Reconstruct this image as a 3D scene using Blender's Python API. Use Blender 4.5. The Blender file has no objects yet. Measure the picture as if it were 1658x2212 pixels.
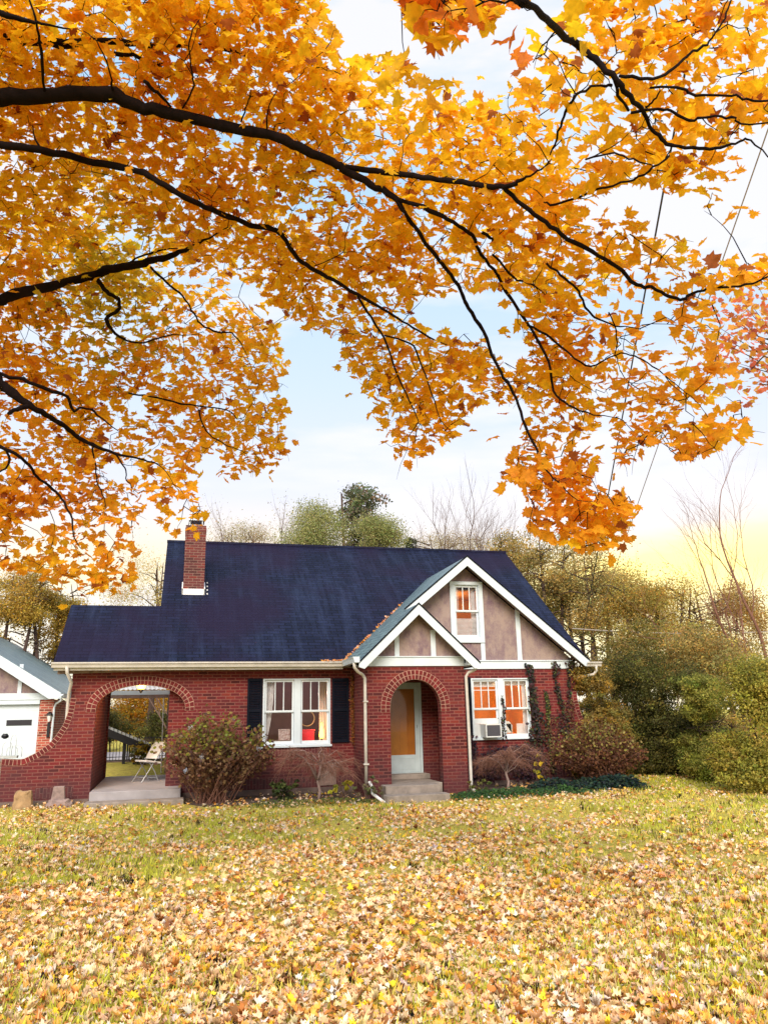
import bpy, math, random
import numpy as np
from mathutils import Vector, Matrix
from mathutils.geometry import tessellate_polygon
rng = np.random.default_rng(7); random.seed(7)
S = bpy.context.scene; COL = S.collection
# ------------------------------------------------------------------ camera
FPX, PIT, ROLL, PSI = 1680.14, 0.2538, -0.0196, 0.25
EYE = np.array([0.0, -18.13, 1.65])
_F = np.array([math.sin(PSI)*math.cos(PIT), math.cos(PSI)*math.cos(PIT), math.sin(PIT)])
_R = np.array([math.cos(PSI), -math.sin(PSI), 0.0]); _U = np.cross(_R, _F)
_c, _s = math.cos(ROLL), math.sin(ROLL)
R2, U2 = _c*_R+_s*_U, -_s*_R+_c*_U
cam = bpy.data.cameras.new('camera'); co = bpy.data.objects.new('camera', cam); COL.objects.link(co)
M = Matrix.Identity(4)
for i in range(3):
    M[i][0], M[i][1], M[i][2], M[i][3] = R2[i], U2[i], -_F[i], EYE[i]
co.matrix_world = M
cam.sensor_fit = 'VERTICAL'; cam.sensor_height = 36; cam.lens = FPX/2211*36
cam.clip_start = .05; cam.clip_end = 2000; S.camera = co
def at(px, py, d):
    """real point seen at picture position (px,py; picture 1658 wide) at depth d metres"""
    return EYE + d*(_F + R2*(px-829)/FPX - U2*(py-1105.5)/FPX)
def atg(px, d, z=-.1):
    """ground point in the direction px at depth about d"""
    p = at(px, 1540, d); return np.array([p[0], p[1], z])
def hz(px, py, d): return at(px, py, d)[2]
# ------------------------------------------------------------------ light
S.render.engine = 'CYCLES'
S.view_settings.view_transform = 'Standard'; S.view_settings.look = 'None'
S.view_settings.exposure = 0.85; S.view_settings.gamma = 1; S.view_settings.use_curve_mapping = False
SUN_EL, SUN_AZ = math.radians(36), math.radians(200)   # compass style, clockwise from +y
W = bpy.data.worlds.new('World'); S.world = W; W.use_nodes = True
nt = W.node_tree; N = nt.nodes; L = nt.links; N.clear()
out = N.new('ShaderNodeOutputWorld'); bg = N.new('ShaderNodeBackground')
sky = N.new('ShaderNodeTexSky'); sky.sky_type = 'NISHITA'; sky.sun_disc = False
sky.sun_elevation = SUN_EL; sky.sun_rotation = SUN_AZ; sky.air_density = 1; sky.dust_density = 2
tc = N.new('ShaderNodeTexCoord'); sp = N.new('ShaderNodeSeparateXYZ'); L.new(tc.outputs['Generated'], sp.inputs[0])
rp = N.new('ShaderNodeValToRGB'); L.new(sp.outputs['Z'], rp.inputs[0])
cr = rp.color_ramp; cr.elements[0].position = 0; cr.elements[0].color = (1.25, 1.08, .66, 1)
cr.elements[1].position = .12; cr.elements[1].color = (1.25, 1.10, .74, 1)
for p_, c_ in ((.18, (1.28, 1.06, .58, 1)), (.215, (1.06, .92, .78, 1)), (.27, (.86, .87, .96, 1)), (.4, (.70, .83, 1.0, 1)), (.6, (.52, .75, 1.0, 1)), (.9, (.5, .72, .98, 1))):
    e = cr.elements.new(p_); e.color = c_
e = cr.elements.new(.05); e.color = (1.1, 1.02, .8, 1)
# low sunset glow to the right of the house
gd = at(1500, 1290, 1) - EYE; gd = gd/np.linalg.norm(gd)
dp = N.new('ShaderNodeVectorMath'); dp.operation = 'DOT_PRODUCT'; L.new(tc.outputs['Generated'], dp.inputs[0]); dp.inputs[1].default_value = gd
gr = N.new('ShaderNodeMapRange'); L.new(dp.outputs['Value'], gr.inputs[0]); gr.inputs[1].default_value = .93; gr.inputs[2].default_value = 1.0
gr.interpolation_type = 'SMOOTHSTEP'
zr = N.new('ShaderNodeMapRange'); L.new(sp.outputs['Z'], zr.inputs[0]); zr.inputs[1].default_value = .215; zr.inputs[2].default_value = .165
zr2 = N.new('ShaderNodeMapRange'); L.new(sp.outputs['Z'], zr2.inputs[0]); zr2.inputs[1].default_value = .12; zr2.inputs[2].default_value = .165; zr2.inputs[3].default_value = .35
m0 = N.new('ShaderNodeMath'); m0.operation = 'MULTIPLY'; L.new(zr.outputs[0], m0.inputs[0]); L.new(zr2.outputs[0], m0.inputs[1])
mu = N.new('ShaderNodeMath'); mu.operation = 'MULTIPLY'; L.new(gr.outputs[0], mu.inputs[0]); L.new(m0.outputs[0], mu.inputs[1])
mg = N.new('ShaderNodeMix'); mg.data_type = 'RGBA'; L.new(mu.outputs[0], mg.inputs[0]); L.new(rp.outputs[0], mg.inputs[6]); mg.inputs[7].default_value = (2.0, 1.62, .46, 1)
# thin cloud streaks
mp = N.new('ShaderNodeMapping'); L.new(tc.outputs['Generated'], mp.inputs[0]); mp.inputs[3].default_value = (1, 1, 4.5)
nz = N.new('ShaderNodeTexNoise'); L.new(mp.outputs[0], nz.inputs[0]); nz.inputs['Scale'].default_value = 2.6; nz.inputs['Detail'].default_value = 7; nz.inputs['Roughness'].default_value = .55
nr = N.new('ShaderNodeMapRange'); L.new(nz.outputs['Fac'], nr.inputs[0]); nr.inputs[1].default_value = .42; nr.inputs[2].default_value = .60; nr.inputs[4].default_value = .85
mc = N.new('ShaderNodeMix'); mc.data_type = 'RGBA'; L.new(nr.outputs[0], mc.inputs[0]); L.new(mg.outputs[2], mc.inputs[6]); mc.inputs[7].default_value = (1.0, .96, .97, 1)
# nishita sky shines through the cloud veil
sm = N.new('ShaderNodeVectorMath'); sm.operation = 'SCALE'; L.new(sky.outputs[0], sm.inputs[0]); sm.inputs['Scale'].default_value = .12
mx = N.new('ShaderNodeMix'); mx.data_type = 'RGBA'; mx.inputs[0].default_value = .86; L.new(sm.outputs[0], mx.inputs[6]); L.new(mc.outputs[2], mx.inputs[7])
L.new(mx.outputs[2], bg.inputs[0]); bg.inputs[1].default_value = .66; L.new(bg.outputs[0], out.inputs[0])
sl = bpy.data.lights.new('sun', 'SUN'); sl.energy = 2.7; sl.angle = math.radians(35); sl.color = (1, .87, .70)
so = bpy.data.objects.new('sun', sl); COL.objects.link(so)
sd = Vector((math.sin(SUN_AZ)*math.cos(SUN_EL), math.cos(SUN_AZ)*math.cos(SUN_EL), math.sin(SUN_EL)))
so.rotation_euler = sd.to_track_quat('Z', 'Y').to_euler(); so.location = (-5, -25, 20)
# ------------------------------------------------------------------ materials
def nmat(name):
    m = bpy.data.materials.new(name); m.use_nodes = True
    n = m.node_tree.nodes; b = n['Principled BSDF']; return m, n, m.node_tree.links, b
def mix(n, l, fac, a, b, mode='MIX'):
    x = n.new('ShaderNodeMix'); x.data_type = 'RGBA'; x.blend_type = mode
    for i, v in ((0, fac), (6, a), (7, b)):
        if hasattr(v, 'links'): l.new(v, x.inputs[i])
        else: x.inputs[i].default_value = v if i == 0 else (*v, 1)[:4]
    return x.outputs[2]
def noise(n, l, vec, scale, det=4, rough=.6):
    z = n.new('ShaderNodeTexNoise'); z.inputs['Scale'].default_value = scale; z.inputs['Detail'].default_value = det; z.inputs['Roughness'].default_value = rough
    if vec is not None: l.new(vec, z.inputs[0])
    return z.outputs['Fac']
def rng_(n, l, v, a, b, c=0, d=1):
    r = n.new('ShaderNodeMapRange'); l.new(v, r.inputs[0])
    for i, q in enumerate((a, b, c, d)): r.inputs[i+1].default_value = q
    return r.outputs[0]
def bump(n, l, b, h, s=.3, dist=.01):
    bu = n.new('ShaderNodeBump'); bu.inputs['Strength'].default_value = s; bu.inputs['Distance'].default_value = dist
    l.new(h, bu.inputs['Height']); l.new(bu.outputs[0], b.inputs['Normal'])
def plain(name, c, rough=.6, metal=0, var=.25, scale=6, dark=None, bs=.15, spec=.5):
    m, n, l, b = nmat(name); o = n.new('ShaderNodeTexCoord').outputs['Object']
    f = rng_(n, l, noise(n, l, o, scale, 6), .35, .7)
    d = dark or tuple(x*(1-var) for x in c)
    l.new(mix(n, l, f, c, d), b.inputs['Base Color'])
    b.inputs['Roughness'].default_value = rough; b.inputs['Metallic'].default_value = metal; b.inputs['Specular IOR Level'].default_value = spec
    if bs: bump(n, l, b, noise(n, l, o, scale*12, 4), bs, .004)
    return m
def brickmat(name, c1, c2, mortar, bw=.2032, rh=.0677, ms=.0085, stain=.35, rot=False, hi=(.19, .020, .012)):
    m, n, l, b = nmat(name); uv = n.new('ShaderNodeTexCoord'); u = uv.outputs['UV']
    if rot:
        mp = n.new('ShaderNodeMapping'); l.new(u, mp.inputs[0]); mp.inputs[2].default_value = (0, 0, math.pi/2); u = mp.outputs[0]
    t = n.new('ShaderNodeTexBrick'); l.new(u, t.inputs[0]); t.offset = .5
    for k, v in (('Scale', 1), ('Brick Width', bw), ('Row Height', rh), ('Mortar Size', ms), ('Mortar Smooth', .25), ('Bias', -.15)): t.inputs[k].default_value = v
    t.inputs['Color1'].default_value = (*c1, 1); t.inputs['Color2'].default_value = (*c2, 1); t.inputs['Mortar'].default_value = (*mortar, 1)
    o = uv.outputs['Object']
    # odd bricks that are burnt dark or orange: second lattice of the same bond
    t2 = n.new('ShaderNodeTexBrick'); l.new(u, t2.inputs[0]); t2.offset = .5
    for k, v in (('Scale', 1), ('Brick Width', bw), ('Row Height', rh), ('Mortar Size', 0), ('Bias', 0)): t2.inputs[k].default_value = v
    t2.inputs['Color1'].default_value = (0, 0, 0, 1); t2.inputs['Color2'].default_value = (1, 1, 1, 1)
    pick = rng_(n, l, t2.outputs['Color'], .86, .90)
    pick2 = rng_(n, l, t2.outputs['Color'], .16, .12)
    inb = n.new('ShaderNodeMath'); inb.operation = 'SUBTRACT'; inb.inputs[0].default_value = 1; l.new(t.outputs['Fac'], inb.inputs[1])
    def mulf(a, bb):
        q = n.new('ShaderNodeMath'); q.operation = 'MULTIPLY'; l.new(a, q.inputs[0]); l.new(bb, q.inputs[1]); return q.outputs[0]
    c = mix(n, l, mulf(pick, inb.outputs[0]), t.outputs['Color'], tuple(x*.42 for x in c1))
    c = mix(n, l, mulf(pick2, inb.outputs[0]), c, hi)
    f = rng_(n, l, noise(n, l, o, 2.2, 6), .38, .72, 0, stain)
    c = mix(n, l, f, c, (.06, .016, .022))
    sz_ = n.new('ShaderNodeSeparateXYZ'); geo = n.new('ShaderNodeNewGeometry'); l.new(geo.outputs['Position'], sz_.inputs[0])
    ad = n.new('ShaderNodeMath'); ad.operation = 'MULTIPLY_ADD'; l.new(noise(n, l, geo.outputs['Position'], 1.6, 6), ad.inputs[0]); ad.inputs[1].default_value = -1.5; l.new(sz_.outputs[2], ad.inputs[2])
    low_dark = rng_(n, l, ad.outputs[0], .1, -.55, 0, .55); c = mix(n, l, low_dark, c, (.055, .022, .03))  # bricks get darker towards the wall base, with a noisy edge
    g = rng_(n, l, noise(n, l, o, 55, 4, .7), .3, .7, .72, 1.2)
    c = mix(n, l, 1.0, c, g, 'MULTIPLY')
    l.new(c, b.inputs['Base Color']); b.inputs['Roughness'].default_value = .85
    h = mix(n, l, .25, mix(n, l, t.outputs['Fac'], (1, 1, 1), (0, 0, 0)), noise(n, l, o, 80, 3))
    bump(n, l, b, h, .7, .008)
    return m
def leafmat(name, tr=.45, rough=.5, gain=1.0):
    m, n, l, b = nmat(name); a = n.new('ShaderNodeAttribute'); a.attribute_name = 'Col'
    o = n.new('ShaderNodeTexCoord').outputs['Object']
    f = rng_(n, l, noise(n, l, o, 30, 3), .3, .7, .75, 1.12)
    c = mix(n, l, 1.0, a.outputs['Color'], f, 'MULTIPLY')
    l.new(c, b.inputs['Base Color']); b.inputs['Roughness'].default_value = rough; b.inputs['Specular IOR Level'].default_value = .25
    t = n.new('ShaderNodeBsdfTranslucent'); l.new(c, t.inputs[0])
    x = n.new('ShaderNodeMixShader'); x.inputs[0].default_value = tr
    l.new(b.outputs[0], x.inputs[1]); l.new(t.outputs[0], x.inputs[2]); l.new(x.outputs[0], n['Material Output'].inputs[0])
    return m
def emit(name, c, s):
    m, n, l, b = nmat(name); b.inputs['Base Color'].default_value = (*c, 1)
    b.inputs['Emission Color'].default_value = (*c, 1); b.inputs['Emission Strength'].default_value = s; return m
MT = {}
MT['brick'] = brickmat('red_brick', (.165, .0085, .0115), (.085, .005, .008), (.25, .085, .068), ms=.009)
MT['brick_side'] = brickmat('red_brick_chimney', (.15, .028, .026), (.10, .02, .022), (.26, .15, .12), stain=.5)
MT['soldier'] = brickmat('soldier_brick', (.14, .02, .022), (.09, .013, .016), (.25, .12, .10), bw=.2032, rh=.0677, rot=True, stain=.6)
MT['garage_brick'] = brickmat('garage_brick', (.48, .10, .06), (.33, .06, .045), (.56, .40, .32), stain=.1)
MT['mortar'] = plain('mortar', (.58, .36, .28), .9, var=.3, scale=20)
m, n, l, b = nmat('brick_block'); a = n.new('ShaderNodeAttribute'); a.attribute_name = 'Col'
o = n.new('ShaderNodeTexCoord').outputs['Object']; g = rng_(n, l, noise(n, l, o, 50, 4), .3, .7, .7, 1.2)
l.new(mix(n, l, 1.0, a.outputs['Color'], g, 'MULTIPLY'), b.inputs['Base Color']); b.inputs['Roughness'].default_value = .85; bump(n, l, b, noise(n, l, o, 90), .4, .004)
MT['block'] = m
def shingle(name, c1, c2, spec=.5, rough=.5):
    m, n, l, b = nmat(name); tcn = n.new('ShaderNodeTexCoord'); t = n.new('ShaderNodeTexBrick'); l.new(tcn.outputs['UV'], t.inputs[0]); t.offset = .5
    for k, v in (('Scale', 1), ('Brick Width', .31), ('Row Height', .125), ('Mortar Size', .015), ('Mortar Smooth', .3), ('Bias', -.2)): t.inputs[k].default_value = v
    t.inputs['Color1'].default_value = (*c1, 1); t.inputs['Color2'].default_value = (*c2, 1); t.inputs['Mortar'].default_value = (*[x*.3 for x in c1], 1)
    o = tcn.outputs['Object']
    mp = n.new('ShaderNodeMapping'); l.new(tcn.outputs['UV'], mp.inputs[0]); mp.inputs[3].default_value = (3.2, .35, 1)
    f = rng_(n, l, noise(n, l, mp.outputs[0], 1.0, 9, .7), .48, .78, 0, .75)
    c = mix(n, l, f, t.outputs['Color'], (c2[0]*2+.006, c2[1]*2+.010, c2[2]*1.7+.012))
    fp_ = rng_(n, l, noise(n, l, o, .35, 3), .42, .6, 0, .8 if c1[0] < .05 else 0); c = mix(n, l, fp_, c, (c1[0]*3.0, c1[1]*.8, c1[2]*.95))
    f2 = rng_(n, l, noise(n, l, o, 90, 2, .8), .3, .7, .6, 1.35)
    c = mix(n, l, 1.0, c, f2, 'MULTIPLY')
    l.new(c, b.inputs['Base Color']); b.inputs['Roughness'].default_value = rough; b.inputs['Specular IOR Level'].default_value = spec
    # each course steps down: sawtooth along the slope
    su = n.new('ShaderNodeSeparateXYZ'); l.new(tcn.outputs['UV'], su.inputs[0])
    d = n.new('ShaderNodeMath'); d.operation = 'DIVIDE'; l.new(su.outputs[1], d.inputs[0]); d.inputs[1].default_value = .125
    fr = n.new('ShaderNodeMath'); fr.operation = 'FRACT'; l.new(d.outputs[0], fr.inputs[0])
    iv = n.new('ShaderNodeMath'); iv.operation = 'SUBTRACT'; iv.inputs[0].default_value = 1; l.new(fr.outputs[0], iv.inputs[1])
    bump(n, l, b, mix(n, l, .3, iv.outputs[0], noise(n, l, o, 120, 2)), .6, .012)
    return m
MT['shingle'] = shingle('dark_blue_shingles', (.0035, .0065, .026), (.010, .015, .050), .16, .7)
MT['shingle_sheen'] = shingle('sky_sheen_shingles', (.08, .14, .17), (.14, .22, .25), 1.0, .42)  # same shingles in lighter teal: grazing sky reflection painted into the colour
MT['white'] = plain('white_paint', (.62, .71, .80), .45, var=.09, scale=3, bs=.05)
MT['cream'] = plain('aged_white_gutter', (.60, .57, .54), .4, var=.25, scale=5, bs=.05)
MT['sash'] = plain('white_sash', (.66, .73, .80), .35, var=.06, scale=5, bs=.03)
MT['soffit'] = plain('soffit_wood', (.32, .22, .19), .8, var=.5, scale=9)
MT['shutter'] = plain('navy_black_shutter', (.003, .005, .014), .7, var=.4, scale=8, spec=.15)
MT['concrete'] = plain('concrete', (.33, .28, .25), .85, var=.45, scale=5, bs=.5)
MT['concrete_floor'] = plain('porch_slab', (.38, .36, .39), .75, var=.3, scale=2.5, bs=.3)
MT['foundation'] = plain('foundation', (.17, .12, .11), .9, var=.5, scale=4, bs=.5)
MT['white_metal'] = plain('white_enamel', (.82, .83, .86), .3, var=.08, scale=8, bs=0)
MT['gray_metal'] = plain('galvanised_metal', (.55, .6, .66), .35, .6, var=.2, scale=9, bs=0)
MT['black_metal'] = plain('black_iron', (.012, .012, .018), .45, .3, var=.3, scale=10)
MT['dark'] = plain('dark_opening', (.012, .01, .02), .6, var=.3)
MT['wood_door'] = plain('amber_wood', (.50, .17, .018), .4, var=.25, scale=3, bs=.1)
MT['door_frame'] = plain('pale_blue_door', (.52, .62, .68), .45, var=.15, scale=5, bs=.05)
MT['ceiling'] = plain('porch_ceiling', (.5, .45, .4), .8)
MT['wall_mauve'] = plain('mauve_wall', (.28, .16, .20), .85, var=.3, scale=2)
MT['wall_orange'] = plain('orange_wall', (.60, .27, .07), .85, var=.3, scale=1.5)
MT['red'] = plain('crimson_cloth', (.75, .02, .07), .8, var=.3, scale=9)
MT['curtain'] = plain('sheer_curtain', (.72, .70, .74), .9, var=.2, scale=9)
MT['paper'] = plain('print', (.7, .62, .62), .6, dark=(.3, .12, .13), scale=22)
MT['ac'] = plain('ac_housing', (.66, .70, .72), .45, var=.12, scale=6, bs=0)
MT['grille'] = plain('ac_grille', (.10, .10, .13), .5, var=.4, scale=60)
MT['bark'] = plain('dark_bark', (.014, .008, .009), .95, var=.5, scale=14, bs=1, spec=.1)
MT['bark2'] = plain('brown_bark', (.085, .05, .042), .9, var=.5, scale=10, bs=.8)
MT['stem'] = plain('red_brown_stem', (.22, .10, .07), .85, var=.4, scale=12, bs=0)
MT['bark3'] = plain('grey_twig', (.16, .10, .085), .9, var=.4, scale=10, bs=0)
MT['twigpale'] = plain('pale_twig', (.36, .26, .24), .85, var=.4, scale=10)
MT['stone'] = plain('sandstone', (.42, .27, .14), .9, var=.5, scale=7, bs=.8)
MT['stone2'] = plain('grey_stone', (.34, .25, .24), .9, var=.5, scale=9, bs=.8)
MT['car'] = plain('white_car_paint', (.8, .82, .84), .15, var=.03, bs=0)
MT['rubber'] = plain('rubber', (.015, .015, .016), .7)
MT['wire'] = plain('cable', (.03, .03, .035), .6, bs=0)
MT['wire_pale'] = plain('pale_cable', (.40, .36, .34), .6, bs=0)
MT['wood'] = plain('weathered_wood', (.40, .33, .26), .85, var=.4, scale=15)
# stucco: mottled mauve patches over tan render
m, n, l, b = nmat('stucco'); tcn = n.new('ShaderNodeTexCoord'); o = tcn.outputs['Object']
mpn = n.new('ShaderNodeMapping'); l.new(o, mpn.inputs[0]); mpn.inputs[3].default_value = (1.3, 1, .75)
f = rng_(n, l, noise(n, l, mpn.outputs[0], 3.2, 12, .75), .42, .66)
c = mix(n, l, f, (.31, .235, .215), (.165, .105, .14))
f = rng_(n, l, noise(n, l, mpn.outputs[0], 7.5, 7, .7), .56, .72, 0, .55)
c = mix(n, l, f, c, (.36, .30, .31))
l.new(c, b.inputs['Base Color']); b.inputs['Roughness'].default_value = .95; bump(n, l, b, noise(n, l, o, 25, 8), .7, .01); MT['stucco'] = m
# glass: clear pane with mirror-like fresnel
m, n, l, b = nmat('window_glass'); tr = n.new('ShaderNodeBsdfTransparent'); tr.inputs[0].default_value = (.95, .95, .95, 1)
gl = n.new('ShaderNodeBsdfGlossy'); gl.inputs['Roughness'].default_value = .03; fr = n.new('ShaderNodeFresnel'); fr.inputs[0].default_value = 1.3
x = n.new('ShaderNodeMixShader'); l.new(fr.outputs[0], x.inputs[0]); l.new(tr.outputs[0], x.inputs[1]); l.new(gl.outputs[0], x.inputs[2]); l.new(x.outputs[0], n['Material Output'].inputs[0]); MT['glass'] = m
MT['leaf'] = leafmat('maple_leaf', .62, .5)
MT['litter'] = leafmat('dry_leaf', .15, .7)
MT['foliage'] = leafmat('foliage', .5, .6)
MT['sheet'] = leafmat('translucent_sheet', .7, .4)
MT['grass'] = leafmat('grass_blade', .3, .5)
MT['lamp'] = emit('lamp_glow', (1, .58, .06), 7)
MT['lamp2'] = emit('flame_glow', (1, .45, .04), 9)
MT['bulb'] = emit('warm_shade', (1, .5, .12), 1.4)
# ------------------------------------------------------------------ mesh helpers
def link(o, parent=None):
    COL.objects.link(o)
    if parent is not None:
        o.parent = parent
        if parent.type == 'EMPTY' or True: o.matrix_parent_inverse = Matrix.Translation(-wloc(parent))
    return o
def wloc(o):
    return Vector(o.get('_w', (0, 0, 0)))
def tag(o, label=None, cat=None, group=None, kind=None):
    for k, v in (('label', label), ('category', cat), ('group', group), ('kind', kind)):
        if v: o[k] = v
    return o
def empty(name, loc, label=None, cat=None, group=None):
    o = bpy.data.objects.new(name, None); o.location = loc; o.empty_display_size = .2; o['_w'] = tuple(float(c) for c in loc)
    COL.objects.link(o); return tag(o, label, cat, group)
class MB:
    def __init__(s): s.v = []; s.f = []; s.c = []
    def add(s, vs, fs, col=None):
        k = len(s.v); s.v += [tuple(map(float, p)) for p in vs]; s.f += [tuple(i+k for i in f) for f in fs]
        s.c += [col or (1, 1, 1)]*len(vs); return s
    def box(s, x0, x1, y0, y1, z0, z1, col=None):
        return s.add([(x, y, z) for z in (z0, z1) for y in (y0, y1) for x in (x0, x1)],
                     [(0, 2, 3, 1), (4, 5, 7, 6), (0, 1, 5, 4), (2, 6, 7, 3), (0, 4, 6, 2), (1, 3, 7, 5)], col)
    def obox(s, c, ax, half, col=None):
        c = np.array(c, float); A = [np.array(a, float)/np.linalg.norm(a) for a in ax]; vs = []
        for z in (-1, 1):
            for y in (-1, 1):
                for x in (-1, 1): vs.append(c + A[0]*half[0]*x + A[1]*half[1]*y + A[2]*half[2]*z)
        return s.add(vs, [(0, 2, 3, 1), (4, 5, 7, 6), (0, 1, 5, 4), (2, 6, 7, 3), (0, 4, 6, 2), (1, 3, 7, 5)], col)
    def prism(s, loops, y0, y1, mp=lambda x, z, y: (x, y, z), col=None):
        """outline (first loop) with holes in the x-z plane, extruded y0..y1"""
        def area(lp): return sum(lp[i][0]*lp[(i+1) % len(lp)][1]-lp[(i+1) % len(lp)][0]*lp[i][1] for i in range(len(lp)))
        lps = []
        for i, lp in enumerate(loops):
            lp = list(lp)
            if (area(lp) > 0) != (i == 0): lp.reverse()
            lps.append(lp)
        tri = tessellate_polygon([[Vector((p[0], p[1], 0)) for p in lp] for lp in lps]); flat = [p for lp in lps for p in lp]; n_ = len(flat)
        vs = [mp(p[0], p[1], y0) for p in flat] + [mp(p[0], p[1], y1) for p in flat]; fs = []
        for t in tri:
            a, b_, c_ = t; p, q, r = flat[a], flat[b_], flat[c_]
            ar = (q[0]-p[0])*(r[1]-p[1])-(r[0]-p[0])*(q[1]-p[1])
            if abs(ar) < 1e-12: continue
            if ar < 0: a, c_ = c_, a
            fs.append((a, b_, c_)); fs.append((c_+n_, b_+n_, a+n_))
        k = 0
        for lp in lps:
            m_ = len(lp)
            for i in range(m_):
                j = (i+1) % m_; fs.append((k+j, k+i, k+i+n_, k+j+n_))
            k += m_
        return s.add(vs, fs, col)
    def tube(s, pts, rad, n_=6, col=None, cap=True, jit=0):
        P = np.array(pts, float); K = len(P)
        if np.isscalar(rad): rad = [rad]*K
        T = np.zeros_like(P); T[1:-1] = P[2:]-P[:-2]; T[0] = P[1]-P[0]; T[-1] = P[-1]-P[-2]
        T /= (np.linalg.norm(T, axis=1)[:, None]+1e-9)
        a = np.array((0, 0, 1.)) if abs(T[0][2]) < .9 else np.array((1., 0, 0)); vs = []
        for i in range(K):
            u = a - T[i]*(a@T[i]); u /= np.linalg.norm(u)+1e-9; w = np.cross(T[i], u); a = u
            for j in range(n_):
                t = 2*math.pi*j/n_; vs.append(P[i]+rad[i]*(1+jit*random.gauss(0, 1))*(math.cos(t)*u+math.sin(t)*w))
        fs = [(i*n_+j, i*n_+(j+1) % n_, (i+1)*n_+(j+1) % n_, (i+1)*n_+j) for i in range(K-1) for j in range(n_)]
        if cap and n_ > 2: fs += [tuple(range(n_))[::-1], tuple((K-1)*n_+j for j in range(n_))]
        return s.add(vs, fs, col)
    def lathe(s, c, prof, n_=16, col=None):
        vs = []; K = len(prof)
        for r, z in prof:
            for j in range(n_): t = 2*math.pi*j/n_; vs.append((c[0]+r*math.cos(t), c[1]+r*math.sin(t), c[2]+z))
        fs = [(i*n_+j, i*n_+(j+1) % n_, (i+1)*n_+(j+1) % n_, (i+1)*n_+j) for i in range(K-1) for j in range(n_)]
        fs += [tuple(range(n_))[::-1], tuple((K-1)*n_+j for j in range(n_))]
        return s.add(vs, fs, col)
    def build(s, name, m_, parent=None, smooth=False, bev=0, origin=None):
        me = bpy.data.meshes.new(name)
        og = np.array(origin if origin is not None else (tuple(wloc(parent)) if parent is not None else (0, 0, 0)), float)
        if parent is None and origin is None and s.v:
            A = np.array(s.v); og = np.array([A[:, 0].mean(), A[:, 1].mean(), A[:, 2].min()])
        V_ = [tuple(np.array(p)-og) for p in s.v]
        me.from_pydata(V_, [], s.f); me.update()
        uv = me.uv_layers.new(name='UVMap'); dat = np.zeros(len(me.loops)*2)
        for p in me.polygons:
            nn = p.normal
            if abs(nn.z) > .995: t = Vector((1, 0, 0)); bb = Vector((0, 1, 0))
            else:
                t = Vector((0, 0, 1)).cross(nn).normalized(); bb = nn.cross(t)
            for li in p.loop_indices:
                q = Vector(s.v[me.loops[li].vertex_index]); dat[2*li] = q.dot(t); dat[2*li+1] = q.dot(bb)
        uv.data.foreach_set('uv', dat)
        if any(c != (1, 1, 1) for c in s.c[:50]) or (s.c and s.c[-1] != (1, 1, 1)):
            at_ = me.color_attributes.new('Col', 'FLOAT_COLOR', 'POINT'); at_.data.foreach_set('color', np.array([(*c, 1) for c in s.c], np.float32).ravel())
        if smooth: me.polygons.foreach_set('use_smooth', [True]*len(me.polygons))
        me.materials.append(m_ if not isinstance(m_, str) else MT[m_])
        o = bpy.data.objects.new(name, me); o.location = og; o['_w'] = tuple(float(c) for c in og); link(o, parent)
        if bev:
            bm_ = o.modifiers.new('bevel', 'BEVEL'); bm_.width = bev; bm_.segments = 2; bm_.limit_method = 'ANGLE'
        return o
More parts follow.
